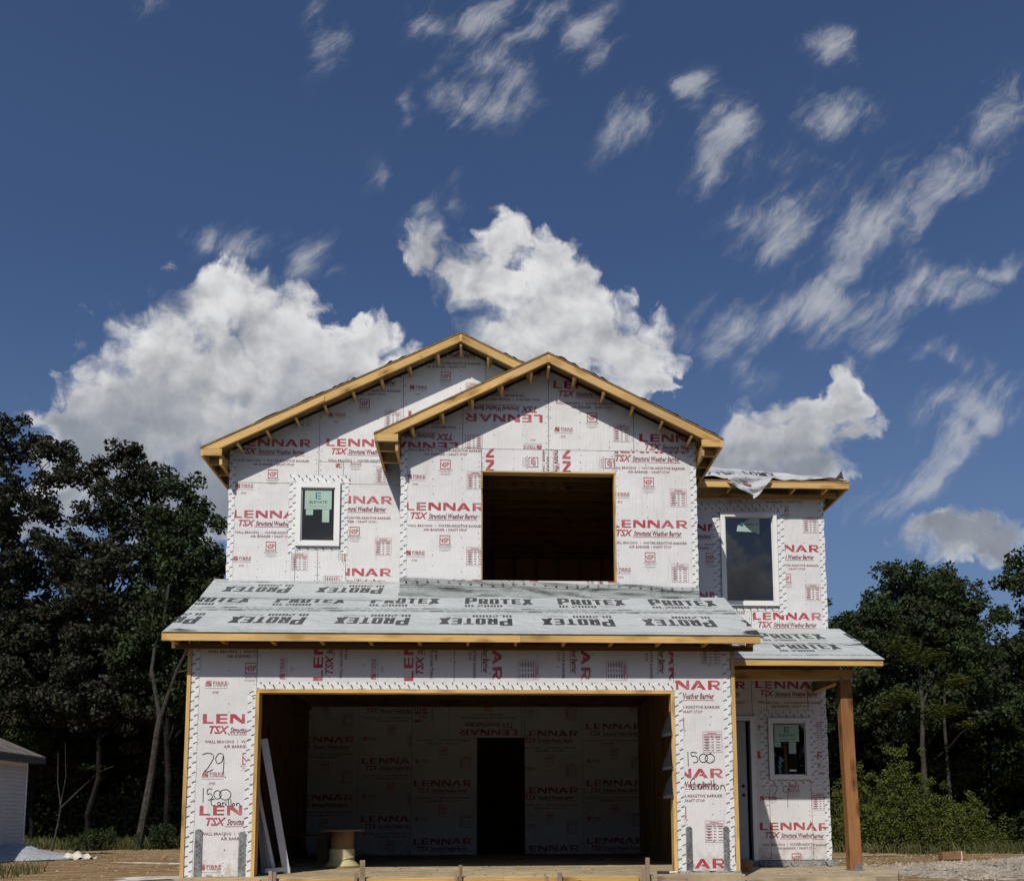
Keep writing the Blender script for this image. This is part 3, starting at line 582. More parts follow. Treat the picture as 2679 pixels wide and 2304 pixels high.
# ================================================================== the house
A, B, C_, GD, OV = 2.091, 1.328, 2.752, 6.432, 0.36
HOUSE = empty('house', (0, 0, 0), 'two storey house under construction wrapped in white printed sheathing', 'house')
def H(mb, name, mats, **k): return mb.build(name, mats, HOUSE, **k)
LWP, LWX, SL = 7.60, 2.278, 0.495     # left gable peak (rake top), its x, slope
MGP, MGX = 6.93, 3.491
def zl(x): return LWP - SL * abs(x - LWX)
def zm(x): return MGP - (0.5085 if x < MGX else 0.497) * abs(x - MGX)
def make_walls():
    # --- garage front
    pil = [(-.80, 0.0), (-.043, 0.0), (-.043, 2.70), (-.80, 2.70)]
    facade('garage_wall', 0.0, [
        (pil, (-.65, .705), 0),
        ([(-.043, 2.175), (2.277, 2.175), (2.277, 2.70), (-.043, 2.70)], (.725, 2.282), 90),
        ([(2.277, 2.175), (4.925, 2.175), (4.925, 2.70), (2.277, 2.70)], (2.734, 3.367), -90),
        ([(4.925, 0.02), (5.62, 0.02), (5.62, 2.70), (4.925, 2.70)], (4.43, 1.12), 0)], HOUSE, extra=[([(-0.638,1.408),(-0.625,1.413),(-0.613,1.419),(-0.6,1.423),(-0.587,1.426),(-0.572,1.426),(-0.557,1.424),(-0.542,1.42),(-0.53,1.415),(-0.522,1.408),(-0.516,1.399),(-0.512,1.389),(-0.511,1.377),(-0.513,1.366),(-0.517,1.354),(-0.524,1.34),(-0.532,1.325),(-0.542,1.305),(-0.556,1.282),(-0.569,1.259),(-0.58,1.242),(-0.591,1.232),(-0.601,1.225),(-0.608,1.222),(-0.609,1.218),(-0.603,1.215),(-0.592,1.212),(-0.578,1.211),(-0.565,1.212),(-0.552,1.216),(-0.54,1.222),(-0.527,1.228),(-0.514,1.235)],0.008),([(-0.405,1.415),(-0.417,1.418),(-0.43,1.421),(-0.442,1.423),(-0.454,1.42),(-0.464,1.41),(-0.475,1.395),(-0.483,1.378),(-0.487,1.362),(-0.486,1.346),(-0.481,1.329),(-0.473,1.314),(-0.465,1.305),(-0.453,1.304),(-0.438,1.309),(-0.424,1.318),(-0.414,1.329),(-0.407,1.347),(-0.404,1.371),(-0.402,1.392),(-0.4,1.4),(-0.397,1.391),(-0.395,1.371),(-0.393,1.345),(-0.392,1.317),(-0.393,1.287),(-0.394,1.253),(-0.395,1.217),(-0.397,1.182)],0.008),([(-0.617,1.017),(-0.614,0.856)],0.008),([(-0.516,1.01),(-0.529,1.01),(-0.543,1.011),(-0.556,1.01),(-0.565,1.005),(-0.569,0.994),(-0.571,0.977),(-0.57,0.961),(-0.567,0.95),(-0.56,0.948),(-0.55,0.951),(-0.539,0.955),(-0.531,0.954),(-0.523,0.949),(-0.517,0.94),(-0.512,0.929),(-0.51,0.92),(-0.512,0.911),(-0.518,0.901),(-0.525,0.892),(-0.531,0.886),(-0.537,0.883),(-0.543,0.882),(-0.55,0.883),(-0.556,0.883)],0.008),([(-0.454,0.992),(-0.448,0.99),(-0.443,0.989),(-0.438,0.987),(-0.433,0.985),(-0.428,0.981),(-0.424,0.977),(-0.42,0.972),(-0.417,0.967),(-0.415,0.961),(-0.413,0.955),(-0.411,0.948),(-0.411,0.942),(-0.411,0.936),(-0.412,0.929),(-0.413,0.923),(-0.415,0.917),(-0.418,0.912),(-0.422,0.907),(-0.426,0.903),(-0.43,0.899),(-0.435,0.897),(-0.44,0.895),(-0.445,0.893),(-0.45,0.893),(-0.456,0.893),(-0.461,0.895),(-0.466,0.897),(-0.471,0.9),(-0.476,0.903),(-0.48,0.907),(-0.484,0.912),(-0.487,0.918),(-0.489,0.923),(-0.491,0.93),(-0.493,0.936),(-0.493,0.942),(-0.493,0.949),(-0.492,0.955),(-0.491,0.961),(-0.489,0.967),(-0.486,0.972),(-0.482,0.977),(-0.478,0.981),(-0.474,0.985),(-0.469,0.987),(-0.464,0.989),(-0.459,0.99),(-0.454,0.992)],0.008),([(-0.366,1.002),(-0.357,1.0),(-0.349,0.998),(-0.34,0.997),(-0.333,0.994),(-0.326,0.989),(-0.319,0.984),(-0.313,0.978),(-0.308,0.972),(-0.305,0.965),(-0.302,0.957),(-0.3,0.949),(-0.299,0.942),(-0.299,0.934),(-0.301,0.926),(-0.303,0.919),(-0.306,0.912),(-0.311,0.905),(-0.316,0.899),(-0.323,0.894),(-0.329,0.89),(-0.337,0.887),(-0.345,0.884),(-0.353,0.883),(-0.362,0.882),(-0.37,0.883),(-0.378,0.884),(-0.387,0.887),(-0.394,0.89),(-0.401,0.895),(-0.408,0.9),(-0.414,0.906),(-0.419,0.912),(-0.423,0.919),(-0.426,0.927),(-0.428,0.934),(-0.428,0.942),(-0.428,0.95),(-0.427,0.958),(-0.424,0.965),(-0.421,0.972),(-0.416,0.978),(-0.411,0.984),(-0.405,0.989),(-0.398,0.994),(-0.39,0.997),(-0.382,0.999),(-0.374,1.0),(-0.366,1.002)],0.008),([(-0.483,0.888),(-0.488,0.89),(-0.493,0.893),(-0.499,0.894),(-0.504,0.893),(-0.509,0.889),(-0.515,0.882),(-0.52,0.874),(-0.523,0.865),(-0.523,0.856),(-0.521,0.846),(-0.518,0.836),(-0.515,0.828),(-0.511,0.823),(-0.507,0.819),(-0.503,0.816),(-0.498,0.815),(-0.492,0.815),(-0.486,0.818),(-0.48,0.821),(-0.474,0.824)],0.008),([(-0.421,0.851),(-0.425,0.853),(-0.43,0.855),(-0.434,0.856),(-0.438,0.856),(-0.441,0.853),(-0.445,0.848),(-0.447,0.843),(-0.448,0.837),(-0.446,0.832),(-0.444,0.826),(-0.44,0.822),(-0.437,0.819),(-0.433,0.819),(-0.428,0.821),(-0.423,0.824),(-0.42,0.828),(-0.419,0.834),(-0.418,0.842),(-0.418,0.849),(-0.418,0.851),(-0.417,0.847),(-0.415,0.838),(-0.414,0.828),(-0.413,0.819)],0.008),([(-0.393,0.819),(-0.393,0.828),(-0.394,0.837),(-0.394,0.846),(-0.394,0.851),(-0.393,0.851),(-0.391,0.848),(-0.389,0.844),(-0.387,0.842),(-0.384,0.844),(-0.38,0.847),(-0.377,0.851),(-0.374,0.854),(-0.371,0.854),(-0.37,0.853),(-0.368,0.852),(-0.367,0.851)],0.008),([(-0.353,0.846),(-0.349,0.818)],0.008),([(-0.347,0.857),(-0.343,0.859)],0.008),([(-0.327,0.883),(-0.318,0.814)],0.008),([(-0.3,0.888),(-0.291,0.814)],0.008),([(-0.265,0.846),(-0.269,0.843),(-0.273,0.839),(-0.276,0.836),(-0.278,0.832),(-0.277,0.827),(-0.275,0.821),(-0.271,0.816),(-0.267,0.814),(-0.263,0.815),(-0.258,0.818),(-0.253,0.823),(-0.251,0.827),(-0.252,0.832),(-0.254,0.836),(-0.258,0.841),(-0.262,0.846)],0.008),([(-0.231,0.846),(-0.231,0.836),(-0.231,0.826),(-0.23,0.818),(-0.23,0.813),(-0.23,0.816),(-0.23,0.822),(-0.229,0.83),(-0.227,0.836),(-0.224,0.84),(-0.22,0.843),(-0.215,0.845),(-0.211,0.846),(-0.207,0.844),(-0.204,0.841),(-0.2,0.837),(-0.197,0.832),(-0.193,0.825),(-0.189,0.817),(-0.186,0.808),(-0.182,0.799)],0.008),([(5.077,1.433),(5.079,1.264)],0.009),([(5.185,1.422),(5.166,1.425),(5.146,1.428),(5.128,1.429),(5.116,1.427),(5.112,1.418),(5.114,1.404),(5.119,1.39),(5.125,1.381),(5.133,1.38),(5.144,1.383),(5.155,1.387),(5.165,1.386),(5.175,1.379),(5.185,1.369),(5.193,1.357),(5.198,1.346),(5.198,1.336),(5.194,1.325),(5.189,1.316),(5.182,1.309),(5.173,1.306),(5.162,1.305),(5.15,1.305),(5.138,1.305)],0.009),([(5.266,1.41),(5.272,1.408),(5.279,1.407),(5.285,1.405),(5.291,1.403),(5.296,1.399),(5.301,1.395),(5.305,1.389),(5.309,1.384),(5.311,1.378),(5.313,1.372),(5.314,1.365),(5.315,1.358),(5.314,1.352),(5.313,1.345),(5.31,1.339),(5.307,1.333),(5.304,1.327),(5.299,1.322),(5.294,1.318),(5.289,1.314),(5.283,1.311),(5.276,1.309),(5.27,1.308),(5.263,1.307),(5.257,1.308),(5.25,1.309),(5.244,1.311),(5.239,1.314),(5.233,1.318),(5.228,1.322),(5.224,1.328),(5.221,1.333),(5.218,1.339),(5.216,1.345),(5.215,1.352),(5.215,1.359),(5.215,1.365),(5.217,1.372),(5.219,1.378),(5.222,1.384),(5.226,1.39),(5.23,1.395),(5.235,1.399),(5.241,1.403),(5.247,1.405),(5.253,1.407),(5.259,1.408),(5.266,1.41)],0.009),([(5.343,1.408),(5.351,1.406),(5.358,1.405),(5.365,1.403),(5.372,1.401),(5.378,1.397),(5.383,1.392),(5.388,1.387),(5.392,1.381),(5.395,1.375),(5.397,1.368),(5.398,1.361),(5.399,1.354),(5.398,1.347),(5.396,1.34),(5.394,1.334),(5.39,1.327),(5.386,1.322),(5.381,1.316),(5.375,1.312),(5.369,1.308),(5.363,1.305),(5.355,1.303),(5.348,1.301),(5.341,1.301),(5.333,1.301),(5.326,1.303),(5.319,1.305),(5.313,1.308),(5.307,1.312),(5.301,1.316),(5.296,1.322),(5.292,1.327),(5.289,1.334),(5.287,1.34),(5.286,1.347),(5.285,1.354),(5.286,1.361),(5.288,1.368),(5.29,1.375),(5.294,1.381),(5.298,1.387),(5.303,1.392),(5.309,1.397),(5.315,1.401),(5.322,1.403),(5.329,1.405),(5.336,1.406),(5.343,1.408)],0.009),([(5.152,1.104),(5.145,1.108),(5.139,1.112),(5.133,1.114),(5.126,1.112),(5.119,1.105),(5.111,1.094),(5.104,1.08),(5.099,1.067),(5.099,1.052),(5.1,1.035),(5.103,1.019),(5.107,1.006),(5.111,0.997),(5.116,0.99),(5.121,0.985),(5.127,0.983),(5.134,0.984),(5.142,0.988),(5.15,0.994),(5.158,0.998)],0.009),([(5.227,1.044),(5.222,1.046),(5.216,1.05),(5.211,1.052),(5.206,1.051),(5.201,1.046),(5.197,1.038),(5.194,1.029),(5.192,1.021),(5.193,1.012),(5.196,1.003),(5.2,0.995),(5.204,0.991),(5.21,0.991),(5.216,0.994),(5.222,0.999),(5.226,1.006),(5.229,1.016),(5.23,1.029),(5.231,1.04),(5.231,1.044),(5.232,1.037),(5.233,1.023),(5.234,1.006),(5.234,0.99)],0.009),([(5.26,0.99),(5.26,1.005),(5.26,1.021),(5.261,1.035),(5.261,1.043),(5.263,1.044),(5.264,1.038),(5.267,1.031),(5.27,1.028),(5.274,1.031),(5.278,1.037),(5.283,1.044),(5.287,1.048),(5.29,1.048),(5.292,1.047),(5.294,1.045),(5.296,1.043)],0.009),([(5.313,1.036),(5.316,0.99)],0.009),([(5.322,1.054),(5.326,1.057)],0.009),([(5.348,1.096),(5.354,0.983)],0.009),([(5.383,1.104),(5.388,0.982)],0.009),([(5.424,1.035),(5.419,1.03),(5.413,1.024),(5.408,1.019),(5.406,1.013),(5.407,1.004),(5.41,0.995),(5.414,0.986),(5.418,0.982),(5.424,0.984),(5.431,0.99),(5.437,0.998),(5.44,1.005),(5.44,1.012),(5.436,1.02),(5.432,1.028),(5.428,1.035)],0.009),([(5.467,1.035),(5.466,1.02),(5.466,1.003),(5.465,0.989),(5.465,0.982),(5.466,0.986),(5.466,0.997),(5.468,1.01),(5.471,1.02),(5.475,1.026),(5.481,1.031),(5.487,1.035),(5.492,1.035),(5.497,1.033),(5.501,1.028),(5.505,1.021),(5.509,1.012),(5.513,1.001),(5.517,0.988),(5.521,0.973),(5.525,0.959)],0.009)])
    # --- left gable wall
    def gab(x0, x1, zb, f, lim=None):
        pts = [(x0, zb), (x1, zb), (x1, f(x1) - .05)]
        pk = LWX if f is zl else MGX
        if x0 < pk < x1: pts.append((pk, f(pk) - .05))
        pts.append((x0, f(x0) - .05)); return pts
    facade('gable_wall', A, [
        ([(-1.03, 3.95), (-.07, 3.95), (-.07, 5.455), (-1.03, 5.455)], (-.954, 4.933), 0),
        (gab(-1.03, .235, 5.455, zl), (-.954, 4.933), 0),
        ([(-.07, 3.95), (.249, 3.95), (.249, 4.525), (-.07, 4.525)], (-.954, 4.933), 0),
        ([(.249, 3.95), (.646, 3.95), (.646, 4.525), (.249, 4.525)], (1.10, 4.93), -90),
        ([(.555, 4.525), (.646, 4.525), (.646, 5.455), (.555, 5.455)], (.224, 5.166), 0),
        ([(.235, 5.455), (.585, 5.455), (.585, 5.785), (.235, 5.785)], (.98, 5.68), 90),
        ([(.646, 3.95), (1.60, 3.95), (1.60, 5.455), (.646, 5.455)], (.224, 5.166), 0),
        ([(.585, 5.455), (1.60, 5.455), (1.60, 5.785), (.585, 5.785)], (.224, 5.166), 0),
        (gab(.235, 1.436, 5.785, zl), (.336, 6.02), 0),
        (gab(1.436, 2.64, 5.785, zl), (1.511, 7.532), 0),
        (gab(2.64, 3.9, 5.785, zl), (1.085, 8.268), 0)], HOUSE)
    # --- projecting front gable wall
    S1 = 5.71
    facade('front_gable_wall', B, [
        ([(1.485, 3.55), (2.587, 3.55), (2.587, S1), (1.485, S1)], (1.552, 4.823), 0),
        ([(4.433, 3.55), (5.567, 3.55), (5.567, S1), (4.433, S1)], (4.36, 4.616), 0),
        ([(2.587, 5.396), (3.514, 5.396), (3.514, S1), (2.587, S1)], (2.645, 6.067), -90),
        ([(3.514, 5.396), (4.433, 5.396), (4.433, S1), (3.514, S1)], (3.704, 6.067), -90),
        ([(2.587, 3.55), (4.433, 3.55), (4.433, 3.86), (2.587, 3.86)], (3.244, 4.52), -90),
        (gab(1.485, 2.328, S1, zm), (2.265, 5.792), 180),
        (gab(2.328, 3.514, S1, zm), (3.43, 6.214), 180),
        (gab(3.514, 4.702, S1, zm), (3.581, 6.604), 0),
        (gab(4.702, 5.567, S1, zm), (4.779, 5.851), 0)], HOUSE)
    # --- right wing, upper and porch level
    facade('wing_wall', C_, [
        ([(5.45, 3.35), (6.245, 3.35), (6.245, 5.62), (5.45, 5.62)], (5.545, 5.03), 0),
        ([(6.245, 5.322), (6.693, 5.322), (6.693, 5.62), (6.245, 5.62)], (5.545, 5.03), 0),
        ([(6.245, 3.35), (6.693, 3.35), (6.693, 3.857), (6.245, 3.857)], (5.545, 5.03), 0),
        ([(6.693, 3.35), (7.125, 3.35), (7.125, 3.857), (6.693, 3.857)], (6.717, 3.648), 0),
        ([(6.693, 5.322), (7.125, 5.322), (7.125, 5.62), (6.693, 5.62)], (6.717, 3.648), 0),
        ([(7.125, 3.35), (7.88, 3.35), (7.88, 5.62), (7.125, 5.62)], (6.717, 3.648), 0)], HOUSE)
    facade('porch_wall', C_, [
        ([(5.60, 2.16), (6.66, 2.16), (6.66, 2.75), (5.60, 2.75)], (5.50, 2.584), 0),
        ([(6.66, .02), (6.885, .02), (6.885, 2.75), (6.66, 2.75)], (6.72, .462), 0),
        ([(6.885, .02), (7.52, .02), (7.52, 1.21), (6.885, 1.21)], (6.72, .462), 0),
        ([(6.885, 2.135), (7.52, 2.135), (7.52, 2.75), (6.885, 2.75)], (6.70, 2.584), 0),
        ([(7.52, .02), (7.80, .02), (7.80, 2.75), (7.52, 2.75)], (6.70, 2.584), 0)], HOUSE, extra=[([(6.874,1.082),(6.887,1.095),(6.899,1.11),(6.912,1.122),(6.925,1.13),(6.94,1.133),(6.957,1.132),(6.972,1.127),(6.984,1.12),(6.993,1.11),(7.001,1.097),(7.004,1.081),(7.002,1.062),(6.988,1.037),(6.967,1.007),(6.946,0.978),(6.935,0.956),(6.937,0.944),(6.946,0.938),(6.96,0.935),(6.977,0.933),(6.998,0.932),(7.023,0.933),(7.05,0.935),(7.076,0.936)],0.007),([(7.175,1.11),(7.158,1.11),(7.141,1.112),(7.125,1.111),(7.112,1.106),(7.102,1.094),(7.094,1.075),(7.089,1.057),(7.09,1.043),(7.097,1.033),(7.11,1.025),(7.125,1.021),(7.138,1.023),(7.151,1.039),(7.165,1.064),(7.176,1.086),(7.182,1.091),(7.181,1.072),(7.174,1.037),(7.165,0.996),(7.159,0.955),(7.157,0.916),(7.156,0.875),(7.156,0.833),(7.156,0.791)],0.007)])
    # --- unprinted sides and back, each with its sheathing
    mb = MB()
    def q(*p): mb.slab(p, (Vector(p[1]) - Vector(p[0])).cross(Vector(p[2]) - Vector(p[1])).normalized() * -0.1, 0, 1)
    q((-.80, 12, -.02), (-.80, .1, -.02), (-.80, .1, 2.74), (-.80, 12, 2.74))
    q((-1.03, 12, 3.0), (-1.03, A + .012, 3.0), (-1.03, A + .012, 5.93), (-1.03, 12, 5.93))
    q((1.485, A, 3.55), (1.485, B + .012, 3.55), (1.485, B + .012, 5.85), (1.485, A, 5.85))
    q((5.567, B + .012, 3.0), (5.567, 12, 3.0), (5.567, 12, 5.9), (5.567, B + .012, 5.9))
    q((5.62, .012, -.02), (5.62, C_, -.02), (5.62, C_, 3.4), (5.62, .012, 2.74))
    q((7.88, C_ + .012, 2.7), (7.88, 10, 2.7), (7.88, 10, 5.62), (7.88, C_ + .012, 5.62))
    q((7.80, C_ + .012, -.02), (7.80, 10, -.02), (7.80, 10, 2.7), (7.80, C_ + .012, 2.7))
    q((7.88, 10, -.02), (5.5, 10, -.02), (5.5, 10, 5.62), (7.88, 10, 5.62))
    q((5.7, 12, -.02), (-1.03, 12, -.02), (-1.03, 12, 5.9), (5.7, 12, 5.9))
    mb.slab([(5.7, 12, 5.9), (-1.03, 12, 5.9), (LWX, 12, 7.5)], (0, -.1, 0), 0, 1)
    H(mb, 'side_wall', ['sheet', 'stud'])
    # --- stud framing behind the front sheathing
    t = .012; fm = {}
    def fr(x0, x1, z0, z1, Y, k=None): fm.setdefault(k or Y, MB()).box(x0, x1, Y + t + .001, Y + t + .10, z0, z1, 0, 'z' if z1 - z0 > x1 - x0 else 'x')
    fr(-.795, -.045, 0, 2.70, 0); fr(4.93, 5.615, 0.02, 2.70, 0); fr(-.045, 4.93, 2.18, 2.70, 0)
    fr(-1.02, -.075, 3.9, 5.46, A); fr(.56, 1.6, 3.9, 5.46, A); fr(-.07, .555, 3.9, 4.52, A)
    for i in range(23):
        x0 = -1.02 + i * .21; fr(x0, x0 + .21, 5.46, min(zl(x0), zl(x0 + .21)) - .07, A)
    fr(1.49, 2.58, 3.5, 5.72, B); fr(4.44, 5.56, 3.5, 5.72, B); fr(2.585, 4.435, 5.40, 5.72, B); fr(2.585, 4.435, 3.5, 3.855, B)
    for i in range(20):
        x0 = 1.49 + i * .2035; fr(x0, x0 + .2035, 5.72, min(zm(x0), zm(x0 + .2035)) - .07, B)
    fr(5.5, 6.24, 3.3, 5.6, C_); fr(7.13, 7.77, 3.3, 5.6, C_); fr(6.24, 7.13, 3.3, 3.85, C_); fr(6.24, 7.13, 5.33, 5.6, C_)
    fr(5.62, 6.68, 2.17, 3.3, C_, 'p'); fr(6.68, 6.88, .02, 3.3, C_, 'p'); fr(7.525, 7.77, .02, 3.3, C_, 'p'); fr(6.88, 7.525, .02, 1.2, C_, 'p'); fr(6.88, 7.525, 2.14, 3.3, C_, 'p')
    for mb in fm.values(): H(mb, 'wall_framing', 'stud')
    # corner boards and the trim round the garage opening
    for (x0, x1, y0, y1, z0, z1, ax) in ((-.845, -.803, -.02, .03, 0, 2.70, 'z'), (5.625, 5.672, -.015, .05, -.03, 2.70, 'z')):
        m2 = MB(); m2.box(x0, x1, y0, y1, z0, z1, 0, ax); H(m2, 'corner_board', 'wood')
    m2 = MB(); m2.box(-.803, -.79, .0, .03, 0, 2.7, 0); m2.box(5.62, 5.625, .0, .05, 0, 2.7, 0); H(m2, 'corner_seal', 'block')
    m2 = MB(); m2.box(-.045, 4.925, -.02, .13, 2.135, 2.178, 0, 'x'); H(m2, 'garage_head_jamb', 'wood')
    m2 = MB(); m2.box(-.045, -.004, -.02, .13, -.01, 2.135, 0, 'z'); H(m2, 'garage_side_jamb', 'wood')
    m2 = MB(); m2.box(4.884, 4.925, -.02, .13, -.01, 2.135, 0, 'z'); H(m2, 'garage_side_jamb', 'wood')
    # open window frame boards
    m2 = MB(); m2.box(2.575, 4.445, B - .006, B + .13, 5.378, 5.396, 0, 'x'); m2.box(4.415, 4.433, B - .004, B + .13, 3.86, 5.378, 0, 'z')
    m2.box(2.587, 2.60, B + .001, B + .13, 3.86, 5.378, 0, 'z'); m2.box(2.60, 4.415, B + .001, B + .13, 3.842, 3.858, 0, 'x'); H(m2, 'window_opening_frame', 'wood')
def tapes():
    for a in ((-.755, .0, -.755, 2.70, .095, 0), (5.572, .02, 5.572, 2.70, .095, 0), (-.095, .0, -.088, 2.12, .10, 0), (-.10, 2.10, -.03, 2.20, .10, -.004), (4.975, .02, 4.975, 2.17, .10, 0), (-.04, 2.222, 4.95, 2.222, .085, 0),
              (-.985, 3.98, -.985, 5.93, .09, A), (1.53, 3.58, 1.53, 5.72, .09, B), (5.524, 3.58, 5.524, 5.8, .085, B), (7.838, 3.36, 7.838, 5.58, .085, C_), (7.757, .02, 7.757, 2.6, .085, C_),
              (-.122, 4.42, -.122, 5.47, .105, A), (.612, 4.42, .612, 5.47, .105, A), (-.20, 5.522, .69, 5.522, .11, A - .003), (-.07, 4.50, .56, 4.50, .06, A),
              (6.185, 3.75, 6.185, 5.36, .11, C_), (7.19, 3.72, 7.19, 5.36, .12, C_), (5.62, 5.40, 7.26, 5.40, .14, C_ - .003), (6.24, 3.815, 7.13, 3.815, .07, C_),
              (6.83, 1.08, 6.83, 2.15, .11, C_), (7.575, 1.12, 7.575, 2.15, .11, C_), (6.76, 2.19, 7.63, 2.19, .11, C_ - .003), (6.88, 1.175, 7.52, 1.175, .07, C_)):
        tape(*a, HOUSE)
def window(x0, x1, z0, z1, Y, fw, sticker):
    """white framed window; the frame is the part, pane and stickers are its sub-parts"""
    m = MB(); d0, d1 = -.045, .05
    for (a, b, c, d) in ((x0, x1, z0, z0 + fw), (x0, x1, z1 - fw, z1), (x0, x0 + fw, z0 + fw, z1 - fw), (x1 - fw, x1, z0 + fw, z1 - fw)):
        m.box(a, b, Y + d0, Y + d1, c, d, 0, 'x' if b - a > d - c else 'z')
    s = fw * .8
    for (a, b, c, d) in ((x0 + s, x1 - s, z0 + s, z0 + fw + .014), (x0 + s, x1 - s, z1 - fw - .014, z1 - s), (x0 + s, x0 + fw + .014, z0 + fw, z1 - fw), (x1 - fw - .014, x1 - s, z0 + fw, z1 - fw)):
        m.box(a, b, Y - .02, Y + .04, c, d, 0, 'x')
    f = H(m, 'window', 'vinyl')
    g = MB(); g.slab([(x0 + fw, Y - .008, z0 + fw), (x1 - fw, Y - .008, z0 + fw), (x1 - fw, Y - .008, z1 - fw), (x0 + fw, Y - .008, z1 - fw)], (0, .01, 0)); g.build('pane', 'glass', f)
    yb = Y - .0095
    for k, (kind, pts) in enumerate(sticker):
        sm = MB()
        sm.slab([(x, yb, z) for x, z in pts], (0, .001, 0))
        if kind == 'logo' or kind == 'fold':
            cx = sum(p[0] for p in pts) / len(pts); xs = [p[0] for p in pts]; zs = [p[1] for p in pts]; w = max(xs) - min(xs); h = max(zs) - min(zs); X0, Z1 = min(xs), max(zs)
            p = Print()
            if kind == 'logo':
                a, b, c, d = X0 + w * .40, X0 + w * .60, Z1 - h * .48, Z1 - h * .14
                p.rect(a, a + w * .05, c, d, 1)
                for q in (0, .42, .84): p.rect(a + w * .07, b, c + (d - c) * q, c + (d - c) * (q + .15), 1)
                p.text('ELEVATE', X0 + w * .18, X0 + w * .84, Z1 - h * .70, Z1 - h * .56, 2, .01, 0, 1); p.rect(X0 + w * .18, X0 + w * .82, Z1 - h * .86, Z1 - h * .845, 2)
            else:
                a, b, c, d = X0 + w * .12, X0 + w * .30, Z1 - h * .54, Z1 - h * .36
                p.rect(a, b, c, d, 1); p.text('ELEVATE', X0 + w * .40, X0 + w * .95, Z1 - h * .46, Z1 - h * .36, 2, .01, 0, 1)
            T, K = p.arrays()
            for pp, kk in clip_tris(T, K, pts): sm.poly([(x, yb - .0008, z) for x, z in pp], kk)
        sm.build('sticker', ['sticker', 'teal', 'black'] if kind != 'white' else ['vinyl'], f)
def make_windows():
    R = lambda a, b, c, d: [(a, c), (b, c), (b, d), (a, d)]
    window(-.07, .555, 4.525, 5.455, A, .072, [('logo', R(.05, .43, 5.07, 5.36)), ('plain', R(.07, .17, 4.985, 5.065)), ('plain', R(.30, .40, 4.88, 5.065))])
    window(6.245, 7.125, 3.857, 5.322, C_, .068, [('fold', [(6.50, 5.03), (6.78, 5.02), (6.86, 4.985), (6.86, 5.25), (6.74, 5.25), (6.52, 5.12)]), ('white', [(6.53, 5.235), (6.625, 5.265), (6.63, 5.29), (6.535, 5.26)])])
    window(6.885, 7.52, 1.21, 2.135, C_, .066, [('logo', R(6.985, 7.36, 1.78, 2.04)), ('plain', R(6.98, 7.08, 1.70, 1.775)), ('plain', R(7.20, 7.31, 1.60, 1.775)), ('white', R(7.20, 7.30, 1.335, 1.36))])
    # entry door: slab standing a little open, frame, bored holes
    m = MB(); m.box(5.66, 6.70, C_ - .03, C_ + .11, 2.10, 2.165, 0, 'x'); m.box(6.615, 6.685, C_ - .03, C_ + .11, .02, 2.10, 0, 'z'); m.box(5.60, 5.66, C_ - .03, C_ + .11, .02, 2.165, 0, 'z'); dfr = H(m, 'door_frame', 'vinyl')
    m = MB(); m.slab([(5.67, C_ + .05, .035), (6.555, C_ + .02, .035), (6.555, C_ + .02, 2.09), (5.67, C_ + .05, 2.09)], (0, .045, 0)); 
    for (a, b, c, d) in ((5.78, 6.05, 1.2, 1.9), (6.15, 6.43, 1.2, 1.9), (5.78, 6.05, .2, .9), (6.15, 6.43, .2, .9)):
        yy = C_ + .05 - .03 * ((a + b) / 2 - 5.67) / .885; m.box(a, b, yy - .006, yy + .004, c, d, 0, 'x')
    dr = H(m, 'door', 'door')
    for z in (1.118, .983):
        h = MB(); n = 20; h.poly([(6.497 + .026 * math.cos(k * 2 * math.pi / n), C_ + .0205, z + .026 * math.sin(k * 2 * math.pi / n)) for k in range(n)], 0); h.build('lock_hole', 'dark', dr)
# ------------------------------------------------------------------ roofs
def roof_print(mb, P, tofn, poly):
    T, K = P
    for pts, k in clip_tris(T, K, poly): mb.poly([tofn(x, s, .003 + (len(mb.f) % 9) * .0001) for x, s in pts], k)
def protex(p, x0, y0, w=.885, inv=False, under=True):
    """one repeat of the underlayment print, x0,y0 its lower left; upside down when inv"""
    q = Print(); h = .345
    k = w / .885
    block(q, 'P', 0, 0, .155 * k, h, .058, 0)
    for i, c in enumerate('ROTEX'): block(q, c, (.178 + .145 * i) * k, 0, (.122 if c != 'X' else .128) * k, h * .84, .050, 0)
    for i, c in enumerate('UL2000'): block(q, c, .003 + .083 * i, -.165, .068, .10, .026, 0)
    q.text('Synthetic Roof', .545, w - .02, -.098, -.055, 1, 0, .1, 1); q.text('Underlayment', .545, w - .04, -.165, -.115, 1, 0, .1, 1)
    T, K = q.arrays(); K = np.where(K == 0, 2, 3)
    if inv: T = xform(T, (x0 + w, y0), 180)
    else: T = T + np.array([x0, y0])
    p.t.append(T); p.k.append(K)
def roll_edge(p, s, x0, x1, seed):
    """the fine printed line, ruler marks and lap bars along the edge of a roll"""
    r = random.Random(seed); x = x0
    p.rect(x0, x1, s, s + .006, 3); p.rect(x0, x1, s + .055, s + .059, 3)
    while x < x1:
        p.rect(x, x + .02 + r.random() * .05, s + .022, s + .034, 3); x += .09 + r.random() * .03
    x = x0 + r.random() * .8
    while x < x1:
        p.rect(x, x + .17, s + .018, s + .044, 2); p.rect(x - .22, x - .13, s + .016, s + .046, 3); x += 1.25
